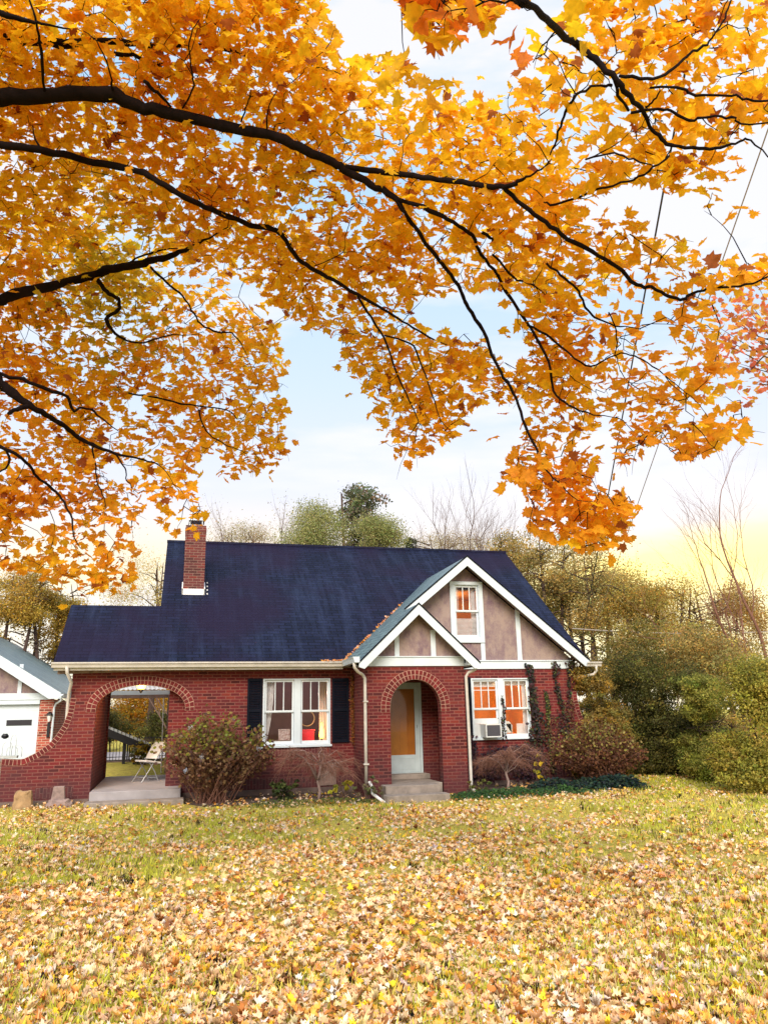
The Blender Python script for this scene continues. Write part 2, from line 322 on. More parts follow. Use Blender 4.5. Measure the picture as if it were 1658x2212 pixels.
def scatter(name, P, Sz, Nn, ang, T, F, cols, mt, parent=None, curl=None, fold=None, origin=None, vj=0):
    """N copies of a small leaf template as one mesh; Nn = leaf normals, ang = turn about them"""
    P = np.asarray(P, float); n_ = len(P); T = np.asarray(T, float); F = np.asarray(F, int)
    Nn = Nn/np.linalg.norm(Nn, axis=1)[:, None]
    a = np.where(np.abs(Nn[:, 2:3]) < .9, np.array([[0, 0, 1.]]), np.array([[1., 0, 0]]))
    X = np.cross(a, Nn); X /= np.linalg.norm(X, axis=1)[:, None]; Y = np.cross(Nn, X)
    c, s_ = np.cos(ang)[:, None], np.sin(ang)[:, None]; X, Y = c*X+s_*Y, -s_*X+c*Y
    tx, ty, tz = T[:, 0], T[:, 1], T[:, 2]
    z = np.repeat(tz[None], n_, 0)
    if curl is not None: z = z + curl[:, None]*(tx**2+ty**2)[None]
    if fold is not None: z = z + fold[:, None]*np.abs(tx)[None]
    TX, TY = np.repeat(tx[None], n_, 0), np.repeat(ty[None], n_, 0)
    if vj:
        a1 = rng.normal(1, vj, (n_, len(T))); TX = TX*a1*rng.uniform(.7, 1.12, (n_, 1)); TY = TY*a1; z = z+rng.normal(0, vj*.35, (n_, len(T)))
    V_ = P[:, None]+Sz[:, None, None]*(TX[:, :, None]*X[:, None]+TY[:, :, None]*Y[:, None]+z[:, :, None]*Nn[:, None])
    og = np.array(origin if origin is not None else (tuple(wloc(parent)) if parent is not None else P.mean(0)), float)
    V_ = (V_-og).reshape(-1, 3); K = len(T); Fa = (F[None]+(np.arange(n_)*K)[:, None, None]).reshape(-1, F.shape[1]); k = F.shape[1]
    me = bpy.data.meshes.new(name); me.vertices.add(len(V_)); me.vertices.foreach_set('co', V_.astype(np.float32).ravel())
    me.loops.add(Fa.size); me.loops.foreach_set('vertex_index', Fa.astype(np.int32).ravel())
    me.polygons.add(len(Fa)); me.polygons.foreach_set('loop_start', (np.arange(len(Fa))*k).astype(np.int32)); me.polygons.foreach_set('loop_total', np.full(len(Fa), k, np.int32))
    me.update(calc_edges=True)
    C = np.ones((n_, K, 4), np.float32); C[:, :, :3] = np.clip(cols, 0, 1)[:, None]
    me.color_attributes.new('Col', 'FLOAT_COLOR', 'POINT').data.foreach_set('color', C.ravel())
    me.materials.append(MT[mt]); o = bpy.data.objects.new(name, me); o.location = og; o['_w'] = tuple(float(q) for q in og)
    return link(o, parent)
def pal(n_, colors, weights=None, jit=.12):
    C = np.array(colors, float); w = None if weights is None else np.array(weights, float)/sum(weights)
    c = C[rng.choice(len(C), n_, p=w)]; return np.clip(c*(1+rng.normal(0, jit, (n_, 1)))*(1+rng.normal(0, jit*.5, (n_, 3))), 0, 1)
# leaf templates
_half = [(0, -.42), (.10, -.30), (.34, -.38), (.31, -.22), (.53, -.10), (.41, .01), (.48, .25), (.27, .19), (.20, .36), (0, .56)]
_out = _half + [(-x, y) for x, y in _half[-2:0:-1]]
MAPLE_V = [(0, -.02, 0)] + [(x, y, 0) for x, y in _out]
MAPLE_F = [(0, i+1, (i+1) % len(_out)+1) for i in range(len(_out))]
DIA_V = [(0, -.5, 0), (.26, -.02, .05), (0, .5, 0), (-.26, -.02, .05)]; DIA_F = [(0, 1, 2), (0, 2, 3)]
HEX_V = [(0, -.5, 0), (.32, -.2, .06), (.3, .2, .04), (0, .5, -.05), (-.3, .2, .04), (-.32, -.2, .06)]; HEX_F = [(0, 1, 2), (0, 2, 3), (0, 3, 4), (0, 4, 5)]
BLADE_V = [(-.06, 0, 0), (.06, 0, 0), (.035, .55, .06), (0, 1, .28)]; BLADE_F = [(0, 1, 2), (0, 2, 3)]
def arc(cx, cz, rx, rz, n_=24):
    return [(cx+rx*math.cos(math.pi-math.pi*i/n_), cz+rz*math.sin(math.pi-math.pi*i/n_)) for i in range(n_+1)]
# ================================================================== HOUSE
VF = -1.345
H = empty('brick_house', (3.5, 2, 0), 'red brick cottage with dark blue roof, white gables and an arched side porch', 'house')
RK = .773; EW = 2.826
def mz(y): return EW + RK*(y+.35)                       # main roof surface height
GP, GW, GS = 6.615, 5.374, .823                         # big gable peak
VP, VW_, VS = 4.95, 4.0, .948                           # entrance gable peak
# ---- front wall with curved wings, arch and openings
AL = arc(-.875, 1.87, .925, .49); AV = arc(4.915, 1.78, .575, .59)
wl = [(-3.55, -.12), (-3.55, .90), (-3.3, .88), (-3.16, .885), (-2.92, 1.0), (-2.69, 1.17), (-2.56, 1.33), (-2.43, 1.55), (-2.355, 1.80), (-2.32, 2.1), (-2.32, 2.70)]
wr = [(9.475, 2.70), (9.475, 2.1), (9.49, 1.9), (9.53, 1.68), (9.58, 1.5), (9.66, 1.33), (9.82, 1.15), (10.05, .98), (10.3, .89), (10.42, .88), (10.42, -.12)]
archhole = [(-1.80, .0)] + AL + [(.05, .0)]
WL = (1.735, 3.27, 1.0, 2.47); WR = (6.70, 8.20, 1.04, 2.44)
rect = lambda a, b, c, d: [(a, c), (b, c), (b, d), (a, d)]
# the arch reaches the ground slab: cut it out of the outline instead of a hole
outl = wl + wr + [(.05, -.12)] + list(reversed(AL)) + [(-1.80, -.12)]
w = MB().prism([outl, rect(*WL), rect(*WR), rect(4.31, 5.46, .30, 2.36)], 0, .25)
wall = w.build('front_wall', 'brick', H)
w = MB().prism([[(3.81, -.12), (3.81, 2.655), (6.05, 2.655), (6.05, -.12), (5.49, -.12)] + list(reversed(AV)) + [(4.34, -.12)]], VF, VF+.22)
w.box(3.81, 4.03, VF+.222, -.002, -.12, 2.655); w.box(5.83, 6.05, VF+.222, -.002, -.12, 2.655)
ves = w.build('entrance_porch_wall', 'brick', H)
# other walls of the body and the porch wing
w = MB(); w.box(-.30, .048, .252, .55, -.12, 2.7); w.box(-.30, -.08, .55, 8.5, -.12, 2.7); w.box(9.255, 9.475, .252, 8.5, -.12, 2.7); w.box(-.30, 9.475, 8.502, 8.7, -.12, 2.7)
w.prism([[(.26, 2.70), (8.5, 2.70), (4.42, 5.9)]], -.30, -.08, mp=lambda x, z, y: (y, x, z))
w.prism([[(.26, 2.70), (8.5, 2.70), (4.42, 5.9)]], 9.255, 9.475, mp=lambda x, z, y: (y, x, z))
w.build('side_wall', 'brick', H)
w = MB(); w.box(-2.3, -1.80, .252, 3.1, -.12, 2.7); w.prism([[(.26, 2.70), (3.1, 2.70), (1.55, 3.8)]], -2.3, -2.1, mp=lambda x, z, y: (y, x, z))
w.box(-1.8, -1.77, 2.85, 3.1, .1, 2.52); w.box(-.62, -.302, 2.85, 3.1, .1, 2.52) if False else None
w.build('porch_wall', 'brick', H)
MB().box(-1.79, -.31, .26, 3.1, 2.545, 2.6).build('porch_ceiling', 'ceiling', H)
# foundation strips
def boxes(name, m_, L_, parent=None, **k):
    for q in L_: MB().box(*q).build(name, m_, parent if parent is not None else H, **k)
boxes('foundation', 'foundation', [(.06, 3.80, -.03, .24, -.14, .10), (6.06, 9.6, -.03, .24, -.14, .08), (-3.53, -1.82, -.03, .24, -.14, .06)])
# soldier course bands, 4 mm proud
boxes('soldier_course', 'soldier', [(-2.86, -2.14, -.004, .01, .095, .31), (.08, 3.79, -.004, .01, .12, .325), (6.07, 9.5, -.004, .01, .12, .325), (WL[0], WL[1], -.012, .01, .79, .985)])
# ---- arch rings and curved copings made of single bricks
def offs(pl, d):
    P = np.array(pl, float); T = np.gradient(P, axis=0); T /= np.linalg.norm(T, axis=1)[:, None]; return P + d*np.stack([-T[:, 1], T[:, 0]], 1)
def resample(pl, step):
    P = np.array(pl, float); s_ = np.r_[0, np.cumsum(np.linalg.norm(np.diff(P, axis=0), axis=1))]; k = max(2, int(round(s_[-1]/step)))
    t = np.linspace(0, s_[-1], k+1); return np.stack([np.interp(t, s_, P[:, 0]), np.interp(t, s_, P[:, 1])], 1)
def brickring(name, pl, d0, d1, y0, parent, step=.0725, gap=.012, back=.03):
    fine = resample(pl, .02); a = offs(fine, d0); b_ = offs(fine, d1)
    bk = MB().prism([list(map(tuple, a)) + list(map(tuple, b_[::-1]))], y0-.003, y0+back)
    o = bk.build(name, 'mortar', parent)
    k = max(2, int(round(np.linalg.norm(np.diff(fine, axis=0), axis=1).sum()/step))); w_ = MB()
    idx = np.linspace(0, len(fine)-1, k+1)
    def ev(A, t): i = int(min(t, len(A)-1.001)); f_ = t-i; return A[i]*(1-f_)+A[i+1]*f_
    for i in range(k):
        g_ = gap/step*(idx[1]-idx[0])/2; t0, t1 = idx[i]+g_, idx[i+1]-g_; sg = 1 if d1 > d0 else -1
        A, B = offs(fine, d0+sg*.006), offs(fine, d1-sg*.006); q = random.random(); c_ = (.15*(.6+.6*q), .010*(.55+.6*q), .012*(.55+.6*q))
        w_.prism([[tuple(ev(A, t0)), tuple(ev(A, t1)), tuple(ev(B, t1)), tuple(ev(B, t0))]], y0-.009-.003*q, y0+.01, col=c_)
    w_.build('header_brick_course', 'block', o)
AVe = [(4.34, 1.68)] + AV + [(5.49, 1.68)]; ALe = [(-1.8, 1.80)] + AL + [(.05, 1.80)]
brickring('arch_ring', AVe, .0, .10, VF, H); brickring('arch_ring', AVe, .106, .206, VF, H)
brickring('arch_ring', ALe, .0, .095, 0, H); brickring('arch_ring', ALe, .10, .195, 0, H)
brickring('curved_coping', list(reversed(wl[1:10])), .0, .115, 0, H, back=.24)
brickring('curved_coping', list(reversed(wr[1:10])), .0, .115, 0, H, back=.24)
# ---- roofs
def roofpoly(fp, zf, th=.09):
    """prism standing on a footprint polygon with height function zf(x,y)"""
    def mp(x, y, t): return (x, y, zf(x, y)+t)
    return MB().prism([fp], 0, -th, mp=lambda x, z, y: mp(x, z, y))
fp = [(-2.67, -.35), (3.515, -.35), (6.615, 2.946), (9.711, -.35), (9.711, 4.467), (-.63, 4.467), (-.63, 1.55), (-2.67, 1.55)]
rf = roofpoly(fp, lambda x, y: mz(y)); rf.build('main_roof', 'shingle', H)
rb = roofpoly([(-.63, 4.467), (9.711, 4.467), (9.711, 9.28), (-.63, 9.28)], lambda x, y: mz(4.467)-RK*(y-4.467))
w2 = roofpoly([(-2.67, 1.55), (-.63, 1.55), (-.63, 3.45), (-2.67, 3.45)], lambda x, y: mz(1.55)-RK*(y-1.55)); rb.add(w2.v, w2.f)
rb.build('rear_roof', 'shingle', H)
w = MB(); w.box(-.64, 9.72, 4.40, 4.53, 6.51, 6.575); w.build('ridge_cap', 'shingle', H)
g1 = roofpoly([(3.515, -.35), (6.615, -.35), (6.615, 2.946)], lambda x, y: GW-GS*(GP-x)); g1.build('gable_roof', 'shingle_sheen', H)
g2 = roofpoly([(9.715, -.35), (6.615, 2.946), (6.615, -.35)], lambda x, y: GW-GS*(x-GP)); g2.build('gable_roof', 'shingle', H)
# entrance gable: left slope warps back to meet the big gable
g = MB(); yb, yf = -.355, -1.645; nn = 6
top = []; 
for i in range(nn+1):
    x = 3.60+(VP-3.60)*i/nn; top.append(((x, yf, VW_-VS*(VP-x)), (x, yb, max(VW_-VS*(VP-x), GW-GS*(GP-x)-.002))))
for i in range(nn):
    a, b_ = top[i]; c_, d_ = top[i+1]; dn = lambda p: (p[0], p[1], p[2]-.08)
    g.add([a, c_, d_, b_, dn(a), dn(c_), dn(d_), dn(b_)], [(0, 1, 2, 3), (7, 6, 5, 4), (0, 4, 5, 1), (3, 2, 6, 7)] + ([(0, 3, 7, 4)] if i == 0 else []))
g.build('entrance_roof', 'shingle_sheen', H)
g = roofpoly([(VP, yf), (6.30, yf), (6.30, -.02), (VP, -.02)], lambda x, y: VW_-VS*(x-VP)); g.build('entrance_roof', 'shingle', H)
# ---- gable stucco, beams, rake boards, battens
w = MB().prism([[(GP-2.85, 2.855), (GP+2.85, 2.855), (GP, 5.2)], rect(6.36, 7.02, 3.39, 4.73)], 0, .2); w.build('gable_wall', 'stucco', H)
w = MB().prism([[(VP-1.08, 2.855), (VP+1.08, 2.855), (VP, 3.88)]], VF, VF+.15); w.build('entrance_gable_wall', 'stucco', H)
w = MB(); w.box(6.052, 9.42, -.035, .0, 2.66, 2.84); w.box(6.052, 9.42, -.055, 0, 2.842, 2.87); w.build('gable_beam', 'white', H, bev=.004)
w = MB(); w.box(3.80, 6.06, VF-.035, VF, 2.657, 2.845); w.box(3.84, 6.06, VF-.055, VF, 2.847, 2.872); w.build('entrance_beam', 'white', H, bev=.004)
def rake(name, px_, pz, sl, x_end, y0, t=.035, hgt=.235, side=1, x_start=None):
    xs = px_ if x_start is None else x_start; f = lambda x: pz-sl*abs(px_-x)-.006
    a = [(xs, f(xs)), (x_end, f(x_end)), (x_end, f(x_end)-hgt*.35 if hgt > .2 else f(x_end)-hgt), (x_end-side*.12, f(x_end-side*.12)-hgt), (xs, f(xs)-hgt)]
    MB().prism([a], y0-t, y0).build(name, 'white', H, bev=.003)
    b_ = [(xs, f(xs)+.03), (x_end+side*.01, f(x_end)+.03), (x_end+side*.01, f(x_end)-.012), (xs, f(xs)-.012)]
    MB().prism([b_], y0-t-.012, y0-t+.01).build('drip_edge', 'shutter', H)
rake('rake_board', GP, GW, GS, 9.70, -.352, side=1); rake('rake_board', GP, GW, GS, 4.99, -.352, side=-1)
rake('rake_board', VP, VW_, VS, 6.32, -1.647, side=1); rake('rake_board', VP, VW_, VS, 3.59, -1.647, side=-1)
def soff(px_, pz, sl, x_end, y0, y1, x_start=None):
    xs = px_ if x_start is None else x_start; f = lambda x: pz-sl*abs(px_-x)
    a = [(xs, f(xs)-.10), (x_end, f(x_end)-.10), (x_end, f(x_end)-.13), (xs, f(xs)-.13)]
    return MB().prism([a], y0, y1)
for args in ((GP, GW, GS, 9.68, -.35, -.002), (GP, GW, GS, 5.0, -.35, -.002), (VP, VW_, VS, 6.28, -1.645, VF-.002), (VP, VW_, VS, 3.63, -1.645, VF-.002)):
    soff(*args).build('rake_soffit', 'soffit', H)
boxes('timber_batten', 'white', [(7.958, 8.075, -.022, .0, 2.872, 4.18), (7.005, 7.112, -.022, .0, 2.872, 3.285), (5.2, 5.31, -.022, 0, 2.872, 4.1), (4.463, 4.568, VF-.022, VF, 2.874, 3.43), (5.30, 5.412, VF-.022, VF, 2.874, 3.45)], bev=.003)
# cornice returns under entrance gable ends
boxes('eave_return', 'white', [(3.60, 3.80, -1.64, VF-.0, 2.66, 2.72), (6.065, 6.31, -1.64, -.06, 2.66, 2.72), (6.09, 6.17, -1.66, -1.38, 2.722, 2.86)])
# ---- eaves
boxes('eave_fascia', 'cream', [(-2.66, 3.50, -.345, -.31, 2.66, 2.735)]); boxes('eave_soffit', 'soffit', [(-2.66, 3.80, -.308, -.0, 2.701, 2.72)])
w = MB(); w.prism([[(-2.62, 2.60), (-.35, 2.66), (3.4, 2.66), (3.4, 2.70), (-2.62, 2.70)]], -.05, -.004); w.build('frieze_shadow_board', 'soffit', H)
def gutter(x0, x1, y, z, d=.11):
    pr = [(y, z-.11), (y-d*.6, z-.11), (y-d*.75, z-.05), (y-d, z-.03), (y-d, z), (y-d+.012, z), (y-d+.012, z-.02), (y-d*.62, z-.095), (y-.012, z-.095), (y-.012, z-.0), (y, z)]
    return MB().prism([pr], x0, x1, mp=lambda a, b_, c_: (c_, a, b_))
gutter(-2.70, 3.62, -.348, 2.825).build('gutter', 'cream', H)
gutter(-9.98, -9.62, -.348, 2.80).build('gutter', 'cream', H).scale = (-1, 1, 1) if False else (1, 1, 1)
w = MB().prism([[(3.60, 2.72), (3.49, 2.72), (3.47, 2.80), (3.45, 2.84), (3.60, 2.84)]], -1.70, -.47); w.build('gutter', 'white', H)
def dspout(name, pts, wd=.035, m_='cream'):
    w_ = MB(); w_.tube(pts, [wd]*len(pts), 8); w_.build(name, m_, H, smooth=True)
dspout('downspout', [(3.50, -1.60, 2.72), (3.51, -1.59, 2.62), (3.60, -1.52, 2.53), (3.72, -1.42, 2.48), (3.775, -1.40, 2.40), (3.775, -1.40, 1.2), (3.775, -1.40, .25)])
dspout('downspout', [(6.30, -1.5, 2.66), (6.28, -1.48, 2.57), (6.14, -1.42, 2.51), (6.085, -1.39, 2.43), (6.095, -1.39, 1.2), (6.095, -1.39, .1), (6.12, -1.42, .03), (6.2, -1.5, .0)])
dspout('downspout', [(-2.40, -.40, 2.74), (-2.38, -.38, 2.60), (-2.30, -.25, 2.42), (-2.36, -.03, 2.2), (-2.375, .05, 2.0), (-2.375, .06, 1.7), (-2.375, .06, .3)])
dspout('downspout', [(9.86, -.40, 2.72), (9.86, -.40, 2.60), (9.80, -.36, 2.50), (9.52, -.1, 2.44), (9.51, -.03, 2.38), (9.52, .4, 2.3)])
boxes('downspout_strap', 'cream', [(3.72, 3.83, -1.46, -1.38, .62, .65), (3.73, 3.83, -1.45, -1.38, 1.9, 1.93)])
# right eave gutter stub
gb = gutter(9.60, 10.0, -.348, 2.80); gb.build('gutter', 'cream', H)
# ---- chimney
C = MB(); cx0, cx1, cy0 = -.127, .389, 2.05
C.box(cx0, cx1, cy0, cy0+.62, 4.35, 6.47); ch = C.build('chimney', 'brick_side', H)
w = MB(); w.box(cx0-.01, cx1+.01, cy0-.01, cy0+.63, 6.30, 6.40); w.build('chimney_course', 'brick_side', ch)
w = MB(); w.box(cx0+.07, cx1-.05, cy0+.05, cy0+.55, 6.62, 6.65)
for a_ in (cx0+.10, cx1-.10): w.box(a_-.01, a_+.01, cy0+.08, cy0+.1, 6.47, 6.62); w.box(a_-.01, a_+.01, cy0+.5, cy0+.52, 6.47, 6.62)
w.build('chimney_cap', 'gray_metal', ch)
w = MB(); w.box(cx0-.025, cx1+.025, cy0-.03, cy0-.002, mz(cy0)-.03, mz(cy0)+.13)
for sx in (cx0-.03, cx1+.002):
    w.prism([[(cy0-.03, mz(cy0)-.05), (cy0-.03, mz(cy0)+.16), (cy0+.40, mz(cy0+.4)+.06), (cy0+.40, mz(cy0+.4)-.05)]], sx, sx+.028, mp=lambda a, b_, c_: (c_, a, b_))
w.build('chimney_flashing', 'white_metal', ch)
boxes('step_flashing', 'white_metal', [(cx1+.075, cx1+.10, cy0-.02+.155*k, cy0+.03+.155*k, mz(cy0-.02+.155*k)+.004, mz(cy0-.02+.155*k)+.045) for k in range(4)], ch)
# ---- windows
def window(x0, x1, z0, z1, sashes, y=0, casing=.045, lab=None, meet=None):
    """double-hung window: casing with sashes, muntins, glass as sub-parts"""
    w_ = MB(); fr = [rect(x0, x1, z0, z1)] + [rect(a, b_, c_, d_) for a, b_, c_, d_, *_ in sashes]
    w_.prism(fr, y-.022, y+.09)
    W_ = w_.build('window', 'white', H, bev=.004)
    if casing: MB().box(x0-.03, x1+.03, y-.06, y-.024, z0-.035, z0+.012).build('sill', 'white', W_, bev=.003)
    if lab: W_['label'] = lab
    for a, b_, c_, d_, mid, nv, nh in sashes:
        s_ = MB(); q = .045
        s_.prism([rect(a+.002, b_-.002, mid-.018, d_-.002), rect(a+q, b_-q, mid+.025, d_-q)], y+.015, y+.05); 
        s_.prism([rect(a+.002, b_-.002, c_+.002, mid+.018), rect(a+q, b_-q, c_+q+.02, mid-.03)], y+.052, y+.085)
        s_.build('sash', 'sash', W_, bev=.003)
        u = MB()
        for k in range(nv): xx = a+q+(b_-a-2*q)*(k+1)/(nv+1); u.box(xx-.011, xx+.011, y+.022, y+.044, mid+.025, d_-q)
        for zz in nh: u.box(a+q, b_-q, y+.024, y+.042, zz-.008, zz+.008)
        u.build('muntin', 'sash', W_)
        gk = MB(); gk.box(a+q, b_-q, y+.030, y+.034, mid+.025, d_-q); gk.box(a+q, b_-q, y+.066, y+.070, c_+q+.02, mid-.03); gk.build('glass', 'glass', W_)
    return W_
wiL = window(WL[0], WL[1], WL[2], WL[3], [(1.775, 2.44, 1.035, 2.44, 1.745, 2, []), (2.59, 3.245, 1.035, 2.44, 1.745, 2, [])], lab='white double window between the navy shutters, red cloth and lamp glow inside')
wiR = window(WR[0], WR[1], WR[2], WR[3], [(6.735, 7.385, 1.06, 2.41, 1.72, 2, [2.16]), (7.535, 8.185, 1.06, 2.41, 1.72, 2, [])], lab='white double window with an air conditioner and orange light inside')
# upper gable window with wide casing
w = MB().prism([rect(6.254, 7.109, 3.292, 4.797), rect(6.374, 7.007, 3.402, 4.717)], -.045, -.002); w.build('gable_window_casing', 'white', H, bev=.004)
wiU = window(6.374, 7.007, 3.402, 4.717, [(6.39, 6.995, 3.42, 4.705, 4.07, 2, [])], y=.0, casing=0, lab='tall white gable window with half drawn blinds')
# ---- shutters
def shutter(x0, x1, z0, z1):
    s_ = MB().prism([rect(x0, x1, z0, z1), rect(x0+.045, x1-.045, z0+.06, (z0+z1)/2-.03), rect(x0+.045, x1-.045, (z0+z1)/2+.03, z1-.06)], -.04, -.003)
    o_ = s_.build('shutter', 'shutter', H, bev=.003); u = MB()
    for lo, hi in ((z0+.06, (z0+z1)/2-.03), ((z0+z1)/2+.03, z1-.06)):
        k = int((hi-lo)/.035)
        for i in range(k):
            zc = lo+(i+.5)*(hi-lo)/k; u.add([(x0+.04, -.035, zc-.014), (x1-.04, -.035, zc-.014), (x1-.04, -.008, zc+.018), (x0+.04, -.008, zc+.018)], [(0, 1, 2, 3)])
    u.build('louvre', 'shutter', o_)
shutter(1.39, 1.72, 1.06, 2.48); shutter(3.31, 3.70, 1.04, 2.47); shutter(6.36, 6.69, 1.04, 2.47)
# ---- rooms behind the windows (open boxes)
def room(x0, x1, y0, y1, z0, z1, m_):
    w_ = MB(); t = .03
    w_.box(x0, x1, y1, y1+t, z0, z1); w_.box(x0-t, x0, y0, y1, z0, z1); w_.box(x1, x1+t, y0, y1, z0, z1); w_.box(x0, x1, y0, y1, z0-t, z0); w_.box(x0, x1, y0, y1, z1, z1+t)
    return w_.build('room', m_, H)
room(.6, 4.2, .26, 3.4, .3, 2.62, 'wall_mauve'); room(6.1, 9.0, .26, 3.2, .3, 2.62, 'wall_orange')
room(6.0, 7.4, .21, 1.9, 3.0, 4.6, 'wall_orange')
def light(name, loc, e, c, r=.08):
    l_ = bpy.data.lights.new(name, 'POINT'); l_.energy = e; l_.color = c; l_.shadow_soft_size = r
    o_ = bpy.data.objects.new(name, l_); o_.location = loc; COL.objects.link(o_); return o_
light('right_room_light', (7.6, 1.2, 2.3), 80, (1, .66, .30)); light('upper_room_light', (6.5, .9, 4.3), 16, (1, .62, .28)); light('left_room_light', (2.9, 1.9, 2.2), 12, (1, .6, .5)); light('table_lamp_light', (3.0, .30, 1.4), 4, (1, .45, .1), .05)
def curtain(x0, x1, z0, z1, y, taper=0, parent=None, name='curtain', m_='curtain'):
    w_ = MB(); k = 28; rows = 8; vs = []
    for j in range(rows+1):
        t = j/rows
        for i in range(k+1):
            s_ = i/k; xx = x0+(x1-x0)*s_; xx += taper*t*t*(1-s_ if taper < 0 and False else s_)
            vs.append((xx, y+.018*math.sin(s_*math.pi*9+t), z1+(z0-z1)*t))
    w_.add(vs, [(j*(k+1)+i, j*(k+1)+i+1, (j+1)*(k+1)+i+1, (j+1)*(k+1)+i) for j in range(rows) for i in range(k)])
    return w_.build(name, m_, parent, smooth=True)
curtain(1.72, 2.0, 1.05, 2.42, .16, -.16, wiL); curtain(3.12, 3.34, 1.05, 2.42, .62, .2, wiL)
curtain(8.08, 8.2, 1.0, 2.42, .17, .05, wiR)
w = MB(); w.box(6.74, 7.38, .14, .15, 2.24, 2.42); w.box(7.54, 8.18, .14, .15, 2.27, 2.42); w.build('roller_blind', 'curtain', wiR)
w = MB()
for k in range(14): zc = 3.47+.031*k; w.box(6.42, 6.97, .11, .135, zc, zc+.02)
for k in range(20): zc = 4.12+.029*k; w.box(6.42, 6.52, .115, .135, zc, zc+.012)
w.build('slatted_blind', 'curtain', wiU)
curtain(6.86, 6.98, 3.5, 4.66, .17, .02, wiU)
# things on the sills inside
t = MB(); t.prism([rect(2.12, 2.38, 1.12, 1.36), rect(2.145, 2.355, 1.145, 1.335)], .20, .225); pf = t.build('picture_frame', 'paper', None)
tag(pf, 'small framed picture propped inside the left half of the shuttered window', 'picture'); MB().box(2.146, 2.354, .212, .222, 1.146, 1.334).build('print', 'paper', pf)
t = MB(); t.box(2.62, 2.95, .28, .5, .95, 1.32); t.box(2.6, 2.97, .27, .52, 1.30, 1.335); tag(t.build('red_armchair_back', 'red', None, bev=.02), 'crimson chair back seen low in the right half of the shuttered window', 'chair back')
t = MB(); tag(t.tube([(2.83+.17*math.cos(a), .6, 1.58+.17*math.sin(a)) for a in np.linspace(0, 2*math.pi, 30)], [.012]*30, 6).build('wreath_ring', 'wood', None), 'thin round hoop behind the glass above the crimson chair back', 'hoop')
lp = empty('table_lamp', (3.10, .17, 1.0), 'glowing amber table lamp at the lower right of the shuttered window', 'lamp')
MB().lathe((3.10, .17, 1.06), [(.05, 0), (.04, .02), (.02, .04), (.018, .08)], 12).build('lamp_base', 'dark', lp)
MB().lathe((3.10, .17, 1.14), [(.035, 0), (.055, .05), (.042, .16), (.016, .27), (.003, .34)], 14).build('lamp_shade', 'lamp2', lp, smooth=True)
MB().box(2.6, 3.3, .3, .6, .93, .979).build('window_shelf', 'soffit', None); tag(bpy.data.objects['window_shelf'], 'dark narrow shelf under the glowing table lamp', 'shelf')
MB().box(1.8, 2.5, .18, .5, 1.06, 1.118).build('side_table', 'soffit', None); tag(bpy.data.objects['side_table'], 'brown table top carrying the small framed picture', 'table')
t = MB(); t.prism([[(7.60, 1.12), (7.80, 1.12), (7.80, 1.32), (7.72, 1.42), (7.60, 1.42)], rect(7.625, 7.77, 1.15, 1.36)], .2, .24); t.build('fan_housing', 'ac', None); tag(bpy.data.objects['fan_housing'], 'white rounded appliance frame standing low behind the right sash of the orange window', 'appliance')
t = MB(); t.box(7.93, 8.11, .22, .26, 1.12, 1.36); tag(t.build('white_card', 'curtain', None), 'blank white card leaning behind the right sash of the orange window', 'card')
MB().box(6.72, 8.2, .17, .45, 1.05, 1.118).build('sill_shelf', 'white', wiR)
# air conditioner
ac = empty('air_conditioner', (7.11, -.1, 1.06), 'boxy pale window air conditioner in the left sash of the orange window', 'air conditioner')
MB().prism([rect(6.915, 7.312, 1.064, 1.372), rect(6.945, 7.282, 1.094, 1.342)], -.30, .2).build('housing', 'ac', ac, bev=.006)
w = MB(); w.box(6.946, 7.281, -.285, -.27, 1.095, 1.341)
for k in range(15): z = 1.10+.0162*k; w.box(6.948, 7.279, -.292, -.285, z, z+.007)
w.build('grille', 'grille', ac)
w = MB(); w.box(6.75, 7.38, .03, .05, 1.376, 1.50); w.box(6.75, 6.85, .03, .05, 1.07, 1.372); w.box(6.85, 6.91, .05, .07, 1.07, 1.372); w.build('side_panel', 'ac', ac)
# ---- entrance door
D = MB().prism([rect(4.315, 5.455, .302, 2.355), rect(4.37, 5.40, .34, 2.30)], .03, .16).build('door_frame', 'door_frame', H)
MB().prism([rect(4.372, 5.398, .342, 2.298), rect(4.48, 5.29, .72, 2.21)], .05, .09).build('storm_door', 'door_frame', H, bev=.004)
w = MB().prism([rect(4.49, 5.28, .40, .66), rect(4.51, 5.26, .42, .64)], .043, .052); w.build('kick_panel', 'door_frame', H)
MB().box(4.48, 5.29, .068, .072, .72, 2.21).build('storm_glass', 'glass', H)
w = MB(); w.box(4.375, 5.395, .14, .18, .342, 2.298)
for a in (4.41, 4.62, 4.83, 5.04, 5.25): w.box(a-.095, a+.095, .132, .14, .40, 2.24)
w.build('wood_door', 'wood_door', H)
w = MB(); w.tube([(5.33, .045, 1.33), (5.33, .02, 1.33), (5.33, .0, 1.40)], .012, 6); w.build('door_handle', 'gray_metal', H)
MB().box(4.03, 5.83, VF+.22, .0, 2.60, 2.64).build('entry_ceiling', 'ceiling', H)
